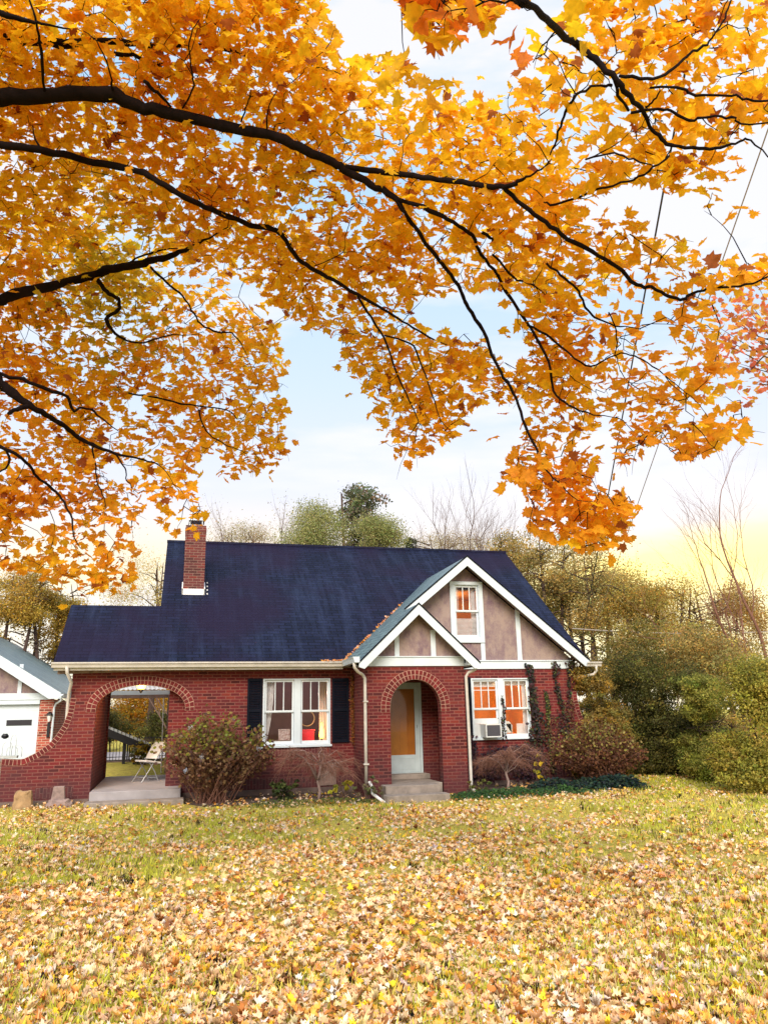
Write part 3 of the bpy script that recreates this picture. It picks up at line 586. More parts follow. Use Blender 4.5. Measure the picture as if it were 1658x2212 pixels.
# ---- concrete steps
w = MB(); w.box(4.36, 5.46, VF-.0, .02, -.12, .21); w.box(4.10, 5.26+.02, -1.78, VF-.002, -.12, .21); w.box(4.035, 5.80-.2, VF+.222, 0, -.1, .208) if False else None
en = w.build('entrance_slab', 'concrete', H, bev=.012)
w = MB(); w.box(4.03, 5.36, -2.14, -1.782, -.16, .055); w.build('entrance_step', 'concrete', H, bev=.015)
w = MB(); w.box(4.4, 5.5, -.36, .03, .212, .32); w.build('door_sill_step', 'concrete', H, bev=.01)
w = MB(); zf = lambda y: .22+.06*(y+.4)/3.5
w.add([(x, y, z) for (x, y, z) in ((-1.77, -.42, -.12), (.03, -.42, -.12), (.03, 3.15, -.12), (-1.77, 3.15, -.12), (-1.77, -.42, .215), (.03, -.42, .215), (.03, 3.15, .28), (-1.77, 3.15, .28))],
      [(3, 2, 1, 0), (4, 5, 6, 7), (0, 1, 5, 4), (1, 2, 6, 5), (2, 3, 7, 6), (3, 0, 4, 7)]); w.build('porch_slab', 'concrete_floor', H, bev=.012)
w = MB(); w.box(-1.82, .10, -.86, -.425, -.16, .05); w.build('porch_step', 'concrete', H, bev=.02)
# crawl-space hatch in the foundation
w = MB(); w.box(3.02, 3.40, -.02, .0, .13, .62); w.build('crawl_hatch', 'soffit', H)
# awning behind the porch (corrugated sheet on a beam with a post)
AW = empty('porch_awning', (-1, 4, 0), 'white corrugated awning on a pale beam behind the open porch', 'awning')
w = MB(); k = 90; vs = []
for j, (y, z) in enumerate(((3.12, 2.545), (5.3, 2.44))):
    for i in range(k+1): vs.append((-2.6+3.2*i/k, y, z+.012*math.sin(i*1.9)))
w.add(vs, [(i, i+1, k+2+i, k+1+i) for i in range(k)]); w.c = [(.9, .92, .95)]*len(w.v); w.build('corrugated_sheet', 'sheet', AW)
MB().box(-2.6, .6, 4.98, 5.05, 2.29, 2.405).build('beam', 'white', AW); MB().box(-2.6, .6, 4.99, 5.04, 2.20, 2.288).build('lower_beam', 'soffit', AW)
MB().tube([(-.50, 5.01, .2), (-.53, 5.01, 2.2)], .014, 6).build('post', 'white_metal', AW); MB().box(-2.6, -2.52, 4.98, 5.05, .2, 2.2).build('corner_post', 'soffit', AW)
MB().box(-.42, -.34, 4.98, 5.05, .2, 2.2).build('corner_post', 'soffit', AW)
# hanging porch lantern
lp = empty('porch_lantern', (-.93, .6, 2.2), 'small glowing lantern hanging in the arch of the side porch', 'lamp')
MB().lathe((-.93, .6, 2.20), [(.005, 0), (.06, .075), (.085, .09)], 6).build('lantern_bottom', 'black_metal', lp)
MB().lathe((-.93, .6, 2.292), [(.065, 0), (.095, .06), (.07, .12)], 12).build('bulb_glass', 'lamp', lp, smooth=True)
MB().lathe((-.93, .6, 2.414), [(.08, 0), (.03, .05), (.008, .07), (.008, .13)], 6).build('lantern_cap', 'black_metal', lp)
light('porch_lantern_light', (-.93, .44, 2.33), 20, (1, .60, .22), .06)
# leaves caught on the roof valley and in the gutter
# ================================================================== GARAGE, CAR, PORCH THINGS
G = empty('garage', (-5, 9, 0), 'white gabled brick garage with a white panel door left of the house', 'garage')
gz = lambda x: 2.40+.625*(-3.32-x) if x > -7.7 else 2.40+.625*(x+12.08)
MB().prism([[(-7.7, gz(-7.7)), (-3.30, gz(-3.30)), (-3.30, gz(-3.3)-.08), (-7.7, gz(-7.7)-.08)]], 5.7, 22).build('roof', 'shingle_sheen', G)
MB().prism([[(-12.08, 2.40), (-7.7, gz(-7.7)), (-7.7, gz(-7.7)-.08), (-12.08, 2.32)]], 5.7, 22).build('roof', 'shingle_sheen', G)
w = MB().prism([[(-7.7, gz(-7.7)-.01), (-3.32, 2.39), (-3.32, 2.23), (-3.62, 2.23), (-7.7, gz(-7.7)-.24)]], 5.66, 5.70); w.prism([[(-7.7, gz(-7.7)-.01), (-12.05, 2.39), (-12.05, 2.23), (-11.8, 2.23), (-7.7, gz(-7.7)-.24)]], 5.66, 5.70); w.build('rake_board', 'white', G)
MB().prism([[(-11.7, 2.4), (-3.7, 2.4), (-7.7, 4.95)]], 6.0, 6.15).build('gable_wall', 'stucco', G)
w = MB(); w.box(-11.9, -3.62, 5.95, 6.0, 2.22, 2.40); w.box(-11.6, -3.89, 5.97, 6.02, 2.10, 2.218); w.build('beam', 'white', G)
w = MB(); w.box(-4.50, -4.40, 5.975, 6.0, 2.40, 3.2); w.build('batten', 'white', G)
MB().box(-3.89, -3.52, 6.0, 21.9, -.1, 2.22).build('brick_pier', 'garage_brick', G)
gd_ = MB(); 
for k in range(11): z = -.08+.2*k; gd_.box(-6.8, -3.892, 6.08, 6.1, z, z+.194); gd_.box(-6.8, -3.892, 6.085, 6.1, z+.19, z+.2)
gd_ = gd_.build('door', 'white', G, bev=.004); MB().box(-4.72, -4.07, 6.07, 6.085, 1.53, 1.68).build('pane', 'dark', gd_)
w = MB(); w.box(-11.6, -6.802, 6.0, 6.2, -.1, 2.1); w.build('front_wall', 'garage_brick', G)
w = MB(); w.tube([(-3.28, 5.6, 2.33), (-3.30, 5.7, 2.18), (-3.46, 5.95, 2.10), (-3.50, 5.97, 2.0), (-3.52, 5.97, .2)], .03, 6); w.build('downspout', 'white', G)
w = MB(); w.box(-3.36, -3.24, 5.64, 12, 2.26, 2.36); w.build('gutter', 'white', G)
cl = MB(); cl.lathe((-3.60, 5.93, 1.62), [(.03, 0), (.07, .15), (.07, .16)], 6); ln = cl.build('coach_lamp', 'white_metal', G)
w = MB(); w.lathe((-3.60, 5.93, 1.782), [(.09, 0), (.08, .05), (.02, .10)], 6); w.box(-3.64, -3.57, 5.94, 5.998, 1.2, 1.60); w.build('lamp_cap', 'black_metal', ln)
# car: only its right flank shows past the wing wall
CA = empty('parked_car', (-4.95, 3.4, -.1), 'white car parked in the drive behind the low brick wing wall', 'car')
prof = [(1.0, .25), (.98, .62), (1.15, .78), (2.15, .92), (2.9, 1.36), (3.5, 1.44), (4.6, 1.40), (5.35, .98), (5.6, .92), (5.65, .35), (5.2, .22), (1.3, .2)]
b_ = MB(); sec = [(-.88, .94, .0), (-.80, 1.0, .0), (.80, 1.0, 0), (.88, .94, 0)]
vs = []; n_ = len(prof)
for sx, sc, _ in sec:
    for (y, z) in prof:
        k = 1 if z < .95 else (1-.24*(z-.92)/.5)
        vs.append((-4.95+sx*k, 3.4+(y-3.4)*sc, z-.1+(-.02 if sc < 1 and z > .9 else 0)))
fs = [(j*n_+i, j*n_+(i+1) % n_, (j+1)*n_+(i+1) % n_, (j+1)*n_+i) for j in range(3) for i in range(n_)] + [tuple(range(n_))[::-1], tuple(3*n_+i for i in range(n_))]
body = b_.add(vs, fs).build('body', 'car', CA, bev=.03)
w = MB(); w.prism([[(2.35, .96), (2.98, 1.30), (4.5, 1.31), (5.15, .98)]], -4.12, -4.09, mp=lambda a, b2, c_: (c_-.0-(b2-.96)*.42, a, b2-.1)); w.build('side_window', 'dark', CA)
w = MB(); w.add([(-5.65, 2.25, .84), (-4.25, 2.25, .84), (-4.38, 2.86, 1.25), (-5.52, 2.86, 1.25)], [(0, 1, 2, 3)]); w.build('windscreen', 'dark', CA)
w = MB(); w.lathe((0, 0, 0), [(.03, 0), (.10, .03), (.11, .07), (.06, .12)], 10); w.v = [(-5.92+p[0]*.8, 2.6+p[1]*.6, 1.24+p[2]) for p in w.v]; w.build('wing_mirror', 'black_metal', CA)
for yy in (1.85, 4.75):
    for xx in (-4.16, -5.74):
        q = MB(); q.lathe((0, 0, 0), [(.20, -.1), (.31, -.09), (.33, 0), (.31, .09), (.20, .1)], 20); q.v = [(xx+p[2], yy+p[0], .23+p[1]) for p in q.v]; tq = q.build('wheel', 'rubber', CA, smooth=True)
        q = MB(); q.lathe((0, 0, 0), [(.06, -.095), (.19, -.085), (.19, .085), (.06, .095)], 12); q.v = [(xx+p[2], yy+p[0], .23+p[1]) for p in q.v]; q.build('rim', 'gray_metal', tq)
CA.rotation_euler.z = math.pi; CA.location = (-5.09, 2.2, -.1)
# wire planter rack on the wing wall
PR = empty('wire_planter_rack', (-3.42, .12, .905), 'wire plant rack with looped handles on the low end of the brick wing wall', 'plant rack')
MB().box(-3.60, -3.28, .04, .2, .91, .96).build('tray', 'gray_metal', PR)
def loop(x0, x1, h, y): return [(x0, y, .96)] + [((x0+x1)/2+(x1-x0)/2*math.cos(math.pi-math.pi*i/10), y, .96+h*.6+h*.4*math.sin(math.pi*i/10)) for i in range(11)] + [(x1, y, .93)]
w = MB(); w.tube(loop(-3.58, -3.40, .28, .10), .005, 5); w.tube(loop(-3.44, -3.33, .42, .12), .005, 5); w.tube(loop(-3.40, -3.20, .20, .08), .005, 5); w.tube(loop(-3.50, -3.30, .18, .15), .005, 5); w.build('wire_loop', 'gray_metal', PR, smooth=True)
# stones against the wall
def rock(name, c, sx, sy, sz, seed, m_, label, jag=.12, topw=.6):
    r_ = random.Random(seed); b2 = MB(); n2, K = 12, 6; vs = []
    for i in range(K):
        t = i/(K-1); k = (1-(1-topw)*t)
        for j in range(n2):
            a = 2*math.pi*j/n2; q = 1+r_.uniform(-jag, jag); ca, sa = math.cos(a), math.sin(a); e_ = (abs(ca)**4+abs(sa)**4)**-.25
            vs.append((c[0]+sx*k*e_*q*ca, c[1]+sy*k*e_*q*sa, c[2]+sz*t*(1+r_.uniform(-.06, .06)*(t > .5))))
    fs = [(i*n2+j, i*n2+(j+1) % n2, (i+1)*n2+(j+1) % n2, (i+1)*n2+j) for i in range(K-1) for j in range(n2)] + [tuple((K-1)*n2+j for j in range(n2))]
    o_ = b2.add(vs, fs).build(name, m_, None, bev=.012); return tag(o_, label, 'stone')
rock('upright_stone', (-3.0, -.45, -.12), .19, .12, .42, 3, 'stone', 'tan squared stone standing in the grass before the wing wall', topw=.78)
q = rock('pointed_stone', (-2.33, -.45, -.12), .32, .14, .23, 5, 'stone2', 'greyish pink stone with a square knob on top beside the porch steps', topw=.62)
b2 = MB(); b2.add([(x, y, z) for z, s2 in ((.05, .14), (.36, .10)) for x, y in ((-2.35-s2, -.42-.07), (-2.35+s2, -.42-.07), (-2.35+s2, -.42+.06), (-2.35-s2, -.42+.06))], [(0, 1, 5, 4), (1, 2, 6, 5), (2, 3, 7, 6), (3, 0, 4, 7), (4, 5, 6, 7)]); b2.build('knob', 'stone2', q, bev=.012)
# folding chair
FC = empty('folding_chair', (-.66, 1.6, .25), 'white plastic folding chair standing on the side porch slab', 'chair')
def fx(a, b2, c_): return (a, b2, c_)
zf0 = .25
st = MB(); K = 8; vs = []
for i in range(K+1):
    t = i/K; xx = -.93+.42*t; zz = zf0+.45+.02*math.cos(t*math.pi)-.02*t
    vs += [(xx, 1.35, zz+.012), (xx, 1.78, zz+.012), (xx, 1.35, zz-.03), (xx, 1.78, zz-.03)]
st.add(vs, [f for i in range(K) for f in ((4*i, 4*i+4, 4*i+5, 4*i+1), (4*i+2, 4*i+3, 4*i+7, 4*i+6), (4*i, 4*i+2, 4*i+6, 4*i+4), (4*i+1, 4*i+5, 4*i+7, 4*i+3))] + [(0, 1, 3, 2), (4*K, 4*K+2, 4*K+3, 4*K+1)]); st.build('seat', 'white_metal', FC, smooth=False, bev=.01)
st = MB(); vs = []
for i in range(K+1):
    t = i/K; xx = -.66+.24*t; zz = zf0+.50+.36*t; hw = .20+.02*math.sin(t*math.pi)-(.06 if i == K else 0)
    vs += [(xx, 1.56-hw, zz), (xx+.02*math.sin(t*3), 1.56, zz), (xx, 1.56+hw, zz)]
st.add(vs + [(a+.025, b2, c_-.01) for a, b2, c_ in vs], [f for i in range(K) for f in ((3*i, 3*i+3, 3*i+4, 3*i+1), (3*i+1, 3*i+4, 3*i+5, 3*i+2))] + [f for i in range(K) for f in ((27+3*i, 27+3*i+1, 27+3*i+4, 27+3*i+3), (27+3*i+1, 27+3*i+2, 27+3*i+5, 27+3*i+4))] + [(0, 27, 30, 3)]); st.build('backrest', 'white_metal', FC, smooth=True)
for yy in (1.38, 1.74):
    MB().tube([(-1.0, yy, zf0), (-.62, yy, zf0+.52), (-.40, yy, zf0+.88)], .011, 6).build('leg', 'gray_metal', FC); MB().tube([(-.55, yy, zf0), (-.66, yy, zf0+.22), (-.83, yy, zf0+.44)], .011, 6).build('leg', 'gray_metal', FC)
w = MB(); w.tube([(-.93, 1.38, zf0+.1), (-.93, 1.74, zf0+.1)], .009, 6); w.tube([(-.58, 1.38, zf0+.07), (-.58, 1.74, zf0+.07)], .009, 6); w.build('stretcher', 'gray_metal', FC)
FC.rotation_euler.z = math.radians(38); FC.location.x -= .04
# iron fence behind the porch
FE = empty('iron_fence', (-1.4, 7, .45), 'black iron picket fence with a gate seen through the porch arch', 'fence')
w = MB()
for i in range(62):
    x = -3.6+.088*i
    if x > 1.6: break
    w.box(x-.008, x+.008, 6.99, 7.006, .46, 1.14)
w.build('picket', 'black_metal', FE)
w = MB(); w.box(-3.7, 1.7, 6.985, 7.012, .465, .49); w.box(-3.7, 1.7, 6.985, 7.012, .56, .58); w.box(-3.7, 1.7, 6.985, 7.012, 1.08, 1.105); w.build('rail', 'black_metal', FE)
for x in (-3.7, -1.53, -1.47, .2, 1.7): MB().box(x-.022, x+.022, 6.98, 7.02, .40, 1.22).build('post', 'black_metal', FE)
RP = empty('sloping_ramp', (-1.8, 6.3, .3), 'black sloping ramp with a mesh rail in front of the iron fence', 'ramp')
ax = np.array([1.45, 0, -.62]); 
w = MB(); w.obox((-1.75, 6.4, 1.16), (ax, (0, 1, 0), (.62, 0, 1.45)), (.95, .3, .10)); w.box(-1.62, -1.54, 6.3, 6.4, .2, 1.1); w.box(-1.32, -1.26, 6.2, 6.3, .2, 1.0); w.build('deck', 'black_metal', RP)
w = MB(); 
for i in range(16): c_ = np.array((-1.75, 6.12, 1.30))+ax/np.linalg.norm(ax)*(-.92+.12*i); w.obox(c_, (ax, (0, 1, 0), (0, 0, 1)), (.045, .01, .04))
w.build('mesh_rail', 'gray_metal', RP)
# small wooden box seen in the shrubs to the right
BX = empty('nest_box', (10.85, 1, -.1), 'small pale wooden box on a post among the shrubs right of the house', 'box')
MB().box(10.70, 11.0, .9, 1.1, 1.02, 1.15).build('box', 'wood', BX); MB().box(10.66, 11.04, .86, 1.14, 1.152, 1.18).build('lid', 'wood', BX); MB().box(10.82, 10.88, .97, 1.03, -.1, 1.02).build('post', 'wood', BX)
# broken downspout elbow lying in the bed
w = MB(); w.tube([(3.80, -1.58, .30), (3.85, -1.66, .17), (3.83, -1.72, .08), (3.98, -1.9, -.05), (4.03, -2.0, -.09)], .032, 8); tag(w.build('downspout_elbow', 'white_metal', None), 'bent white downspout end hanging loose above the bed beside the entrance steps', 'pipe')
# cables
def cable(name, a, b2, r, m_, label, sag=.2):
    a, b2 = np.array(a), np.array(b2); pts = [a+(b2-a)*t-np.array((0, 0, sag*4*t*(1-t))) for t in np.linspace(0, 1, 14)]
    return tag(MB().tube(pts, r, 5).build(name, m_, None), label, 'cable')
cable('service_cable', at(1255, 1385, 17.6), at(1512, -30, 5.2), .009, 'wire', 'dark cable from the gable running steeply up through the maple leaves', .0)
cable('service_cable', at(1272, 1388, 17.6), at(1690, 185, 6.0), .006, 'wire_pale', 'thin pale cable beside the dark one, nearer the right edge', .0)
cable('overhead_cable', at(1235, 1357, 24), at(1690, 1362, 27), .016, 'wire_pale', 'thin cable stretched level across the trees right of the roof', .12)
MB().tube([(9.2, -.37, 3.25), (9.23, -.42, 3.35), at(1262, 1386, 17.6)], .012, 6).build('cable_bracket', 'wire', H)
# ================================================================== GROUND
def gz_(x, y):
    """ground height: level at the house, a touch lower on the lawn, raised back yard"""
    z = -.10+.0*x; z = np.where(y > -2.5, -.10+.06*np.clip((y+2.5)/2.3, 0, 1), z)
    k = np.clip((y-3.2)/3.6, 0, 1); back = -.04+.47*k*k*(3-2*k); m_ = np.clip((x+3.2)/.4, 0, 1)*np.clip((9.9-x)/.5, 0, 1)
    return np.where(y > 3.2, z*(1-m_)+back*m_, z)
m, n, l, b = nmat('lawn_ground'); o = n.new('ShaderNodeTexCoord').outputs['Object']
f = rng_(n, l, noise(n, l, o, .55, 8, .62), .38, .62); c = mix(n, l, f, (.36, .34, .05), (.50, .42, .10))
f = rng_(n, l, noise(n, l, o, 9, 8, .7), .45, .7, 0, .8); c = mix(n, l, f, c, (.22, .15, .06)); l.new(c, b.inputs['Base Color']); b.inputs['Roughness'].default_value = 1
b.inputs['Specular IOR Level'].default_value = .1; bump(n, l, b, noise(n, l, o, 60, 6), .8, .02); MT['lawn'] = m
xs = np.unique(np.r_[np.linspace(-400, -30, 12), np.linspace(-30, 40, 141), np.linspace(40, 400, 12)]); ys = np.unique(np.r_[np.linspace(-60, -22, 10), np.linspace(-22, 20, 127), np.linspace(20, 60, 20), np.linspace(60, 800, 20)])
XX, YY = np.meshgrid(xs, ys); ZZ = gz_(XX, YY)+.012*np.sin(XX*1.3+YY*.7)*(YY < -2)
w = MB(); nx = len(xs); w.v = [tuple(p) for p in np.stack([XX.ravel(), YY.ravel(), ZZ.ravel()], 1)]; w.c = [(1, 1, 1)]*len(w.v)
w.f = [(j*nx+i, j*nx+i+1, (j+1)*nx+i+1, (j+1)*nx+i) for j in range(len(ys)-1) for i in range(nx-1)]
tag(w.build('ground', 'lawn', None, smooth=True, origin=(0, 0, 0)), kind='structure')
MT['soil'] = plain('mulch', (.10, .065, .05), 1, var=.6, scale=9, bs=1)
w = MB(); bed = [(.12, -.75), (.5, -1.35), (2.6, -1.45), (3.9, -1.75), (3.9, -1.36), (3.80, -.01), (.12, -.01)]
w.prism([bed], 0, .03, mp=lambda x, z, y: (x, z, -.045+float(-.055*min(1, max(0, -z/2)))+y)); bed2 = [(6.1, -1.2), (7.5, -1.5), (10.3, -1.9), (10.6, -.01), (6.1, -.01)]
w.prism([bed2], 0, .03, mp=lambda x, z, y: (x, z, -.045+float(-.055*min(1, max(0, -z/2)))+y)); tag(w.build('flower_bed', 'soil', None), kind='structure')
MT['drive'] = plain('pale_drive', (.50, .47, .50), .9, var=.25, scale=2)
w = MB(); w.box(-30, 8.6, 8.2, 14.4, .436, .442); tag(w.build('driveway', 'drive', None), kind='structure')
w = MB(); w.box(-14, -3.62, -2, 5.9, -.09, -.045); tag(w.build('garage_drive', 'drive', None), kind='structure')
w = MB(); w.box(-3.1, 9.5, 6.9, 7.1, .1, .465); tag(w.build('fence_kerb', 'foundation', None), kind='structure')
# ---- vectorised value noise for patches
_g = rng.random((64, 64))
def vn(x, y, s=1.0):
    x = np.asarray(x)*s; y = np.asarray(y)*s; xi, yi = np.floor(x).astype(int), np.floor(y).astype(int); fx_, fy = x-xi, y-yi; fx_ = fx_*fx_*(3-2*fx_); fy = fy*fy*(3-2*fy)
    g = lambda a, b2: _g[a % 64, b2 % 64]; return (g(xi, yi)*(1-fx_)+g(xi+1, yi)*fx_)*(1-fy)+(g(xi, yi+1)*(1-fx_)+g(xi+1, yi+1)*fx_)*fy
def lawnpts(n_, pw):
    """points over the lawn, denser towards the viewer; margin on both sides"""
    d = 3.6+(17.5)*rng.random(n_)**pw; px_ = rng.uniform(-260, 1920, n_); lat = (px_-829)/FPX*d*1.0
    x = EYE[0]+lat*_R[0]+d*math.sin(PSI); y = EYE[1]+lat*_R[1]+d*math.cos(PSI); return x, y, d
def clear(x, y):
    ok = ~((x > -3.6) & (x < 10.4) & (y > -.06)); ok &= ~((x > -1.85) & (x < .13) & (y > -.88)); ok &= ~((x > 3.98) & (x < 5.4) & (y > -2.16)); ok &= ~((x > 3.75) & (x < 6.1) & (y > -1.4)); ok &= ~((x < -3.62) & (y > -2)); return ok & (y < 8)
def inbed(x, y): return ((x > .1) & (x < 3.95) & (y > -1.5)) | ((x > 6.1) & (x < 10.4) & (y > -1.6))
# ---- grass
x, y, d = lawnpts(150000, 1.0); k = clear(x, y) & ~inbed(x, y); x, y, d = x[k], y[k], d[k]; n_ = len(x)
p1 = vn(x+50, y+80, .55)*.6+vn(x+9, y+70, 1.7)*.4; gcol = np.array((.56, .58, .07))*(p1[:, None] > .60)+np.array((.80, .68, .14))*(p1[:, None] <= .58)
gcol = gcol*(1+rng.normal(0, .22, (n_, 1))); dry = rng.random(n_) < .18; gcol[dry] = np.array((.66, .52, .24))*(1+rng.normal(0, .15, (dry.sum(), 1)))
shade = (x > 9.5) & (y > -4); 
Nn = np.stack([rng.normal(0, 1, n_), rng.normal(0, 1, n_), rng.normal(0, .35, n_)], 1)
sz = (.05+.035*rng.random(n_))*(.75+.6*(p1 > .55))
# blades stand up: local y must point up -> angle 0 with horizontal normal
scatter('grass', np.stack([x, y, gz_(x, y)-.005], 1), sz, Nn, rng.normal(0, .35, n_), BLADE_V, BLADE_F, gcol, 'grass', origin=(0, 0, 0)); tag(bpy.data.objects['grass'], 'green and straw coloured lawn grass between the fallen leaves', 'grass', kind='stuff')
# ---- fallen leaves
x, y, d = lawnpts(210000, .86); k = clear(x, y); x, y, d = x[k], y[k], d[k]
patch = vn(x+20, y+20, .8)*.5+vn(x, y+33, 2.1)*.3+vn(x+3, y, 5)*.2; near = np.clip((15.2-d)/9.5, 0, 1)
pr = np.clip(.20+.70*near**1.5+(patch-.52)*1.6, .10, 1); pr *= np.where(x > 8.5, .75, 1); pr = np.where(inbed(x, y), pr*.5, pr)
k = rng.random(len(x)) < pr*.62; x, y, d = x[k], y[k], d[k]; n_ = len(x)
cols = pal(n_, [(.84, .52, .27), (.88, .66, .44), (.86, .76, .66), (.84, .46, .10), (.50, .20, .05), (.92, .64, .04), (.26, .11, .04), (.78, .60, .34)], [30, 18, 12, 17, 10, 7, 5, 12], .12)
tilt = rng.normal(0, .4, (n_, 2)); Nn = np.stack([tilt[:, 0], tilt[:, 1]-.1, np.ones(n_)], 1); z = gz_(x, y)+.022+.03*rng.random(n_)*near_ if False else gz_(x, y)+.018+.035*rng.random(n_)
sz = (.034+.046*rng.random(n_))
scatter('fallen_leaves', np.stack([x, y, z], 1), sz, Nn, rng.uniform(0, 6.28, n_), MAPLE_V, MAPLE_F, cols, 'litter', curl=rng.uniform(-.6, 1.8, n_), fold=rng.uniform(-.9, 1.1, n_), origin=(0, 0, 0), vj=.16)
tag(bpy.data.objects['fallen_leaves'], 'tan, pink and yellow maple leaves littering the lawn', 'leaves', kind='stuff')
# leaves on roof valley and gutter
n_ = 110; t = rng.random(n_)**1.6; x = 3.52+2.0*t+rng.normal(0, .07, n_); y = -.35+(x-3.515)/3.1*3.296*1.0-.06+rng.normal(0, .05, n_); y = np.maximum(y, -.42); z = np.maximum(mz(y), GW-GS*(GP-x))+.02
x2 = rng.uniform(3.0, 3.62, 50); y2 = rng.uniform(-.45, -.36, 50); z2 = np.full(50, 2.84)
P = np.r_[np.stack([x, y, z], 1), np.stack([x2, y2, z2], 1)]; n_ = len(P)
scatter('roof_leaves', P, .05+.04*rng.random(n_), np.stack([rng.normal(0, .5, n_), rng.normal(-.5, .5, n_), np.ones(n_)], 1), rng.uniform(0, 6, n_), MAPLE_V, MAPLE_F, pal(n_, [(.5, .2, .08), (.6, .35, .25), (.7, .3, .05)]), 'litter', curl=rng.uniform(0, 1, n_)); tag(bpy.data.objects['roof_leaves'], 'dry leaves caught in the roof valley and gutter', 'leaves', kind='stuff')
# ================================================================== PLANTS
def crown(name, parent, blobs, size, colors, weights=None, mt='foliage', tv=DIA_V, tf=DIA_F, sig=.13, per=26, shell=.55, up=.3, jit=.16, droop=0):
    Ps, Cs, Ns = [], [], []
    for (c_, r_, n2) in blobs:
        c_, r_ = np.array(c_, float), np.array(r_, float); kc = max(1, n2//per); dr = rng.normal(0, 1, (kc, 3)); dr /= np.linalg.norm(dr, axis=1)[:, None]
        rad = (shell+(1-shell)*rng.random(kc))**(1/1.6); cc = c_+dr*rad[:, None]*r_*(1+.12*rng.normal(0, 1, (kc, 1)))
        idx = rng.integers(0, kc, n2); p = cc[idx]+rng.normal(0, 1, (n2, 3))*sig*r_.mean()*np.array([1, 1, .62]); base = pal(kc, colors, weights, jit)
        Ps.append(p); Cs.append(base[idx]*(1+rng.normal(0, .15, (n2, 1)))); Ns.append(dr[idx]*.6+rng.normal(0, .7, (n2, 3))+np.array([0, 0, up]))
    P = np.concatenate(Ps); n2 = len(P); P[:, 2] = np.maximum(P[:, 2], gz_(P[:, 0], P[:, 1])+.01)
    return scatter(name, P, size*(.7+.6*rng.random(n2)), np.concatenate(Ns), rng.uniform(0, 6.28, n2), tv, tf, np.concatenate(Cs), mt, parent)
def grow(w_, p, dr, Ln, r, lev, mx_, rn, spread=.6, kids=(2, 4), up=.12, sides=5, ratio=.68, wob=.16, tips=None):
    pts = [np.array(p, float)]; d_ = np.array(dr, float)/np.linalg.norm(dr); k = 4
    for i in range(k):
        d_ = d_+np.array([rn.gauss(0, wob), rn.gauss(0, wob), rn.gauss(0, wob*.7)+up*.25]); d_ /= np.linalg.norm(d_); pts.append(pts[-1]+d_*Ln/k)
    r1 = r*(.62 if lev < mx_ else .3); w_.tube(pts, [r+(r1-r)*i/k for i in range(k+1)], max(3, sides-lev//2), cap=False)
    if lev >= mx_:
        if tips is not None: tips.append(pts[-1])
        return
    nk = rn.randint(*kids)
    for j in range(nk):
        t = 1 if j == 0 else rn.uniform(.45, 1); q = pts[min(k, int(t*k))]; a = np.array([rn.gauss(0, 1), rn.gauss(0, 1), rn.gauss(0, .5)]); a -= d_*(a@d_); a /= np.linalg.norm(a)+1e-9
        s_ = spread*(.35 if j == 0 else rn.uniform(.7, 1.2)); grow(w_, q, d_*math.cos(s_)+a*math.sin(s_)+np.array([0, 0, up]), Ln*ratio*rn.uniform(.8, 1.15), r1*(.95 if j == 0 else .7), lev+1, mx_, rn, spread, kids, up, sides, ratio, wob, tips)
def bare(name, px_, pyt, dep, label, seed, levels=5, group=None, spread=.5, lean=(0, 0), mt='bark3', r0=None, z0=None, stems=1, leaves=None, kids=(2, 4), base_px=None):
    g = atg(px_, dep); z0 = float(gz_(g[0], g[1])) if z0 is None else z0; h = hz(px_, pyt, dep)-z0; T_ = empty(name, (g[0], g[1], z0), label, 'tree', group); rn = random.Random(seed); w_ = MB(); tips = []
    for s_ in range(stems):
        off = np.array([rn.gauss(0, .25), rn.gauss(0, .25), 0])*(stems > 1)
        grow(w_, np.array([g[0], g[1], z0-.1])+off, (lean[0]+rn.gauss(0, .08 if stems < 2 else .2), lean[1]+rn.gauss(0, .08), 1), h*.34, (r0 or h*.014), 0, levels, rn, spread, kids, .14, 7, .70, .12, tips)
    A = np.array(w_.v); k = h/max(.1, A[:, 2].max()-z0); w_.v = [tuple(np.array([g[0], g[1], z0])+(p-np.array([g[0], g[1], z0]))*np.array([1, 1, k])) for p in A]
    w_.build('trunk', mt, T_)
    if leaves:
        sz_, n2, cols_ = leaves; tp = np.array(tips); tp[:, 2] = z0+(tp[:, 2]-z0)*k; ii = rng.integers(0, len(tp), n2); P = tp[ii]+rng.normal(0, .28, (n2, 3))
        scatter('crown', P, sz_*(.7+.6*rng.random(n2)), rng.normal(0, 1, (n2, 3)), rng.uniform(0, 6, n2), DIA_V, DIA_F, pal(n2, cols_), 'foliage', T_)
    return T_
def br_c(L_, k): return [tuple(min(.9, q*k) for q in c) for c in L_]
OLIVE = [(.20, .17, .045), (.14, .14, .04), (.28, .20, .05), (.11, .10, .035)]
GOLD = [(.62, .34, .03), (.52, .22, .02), (.70, .44, .05), (.30, .22, .04)]
DGREEN = [(.06, .07, .022), (.13, .14, .035), (.24, .21, .05), (.10, .09, .035)]
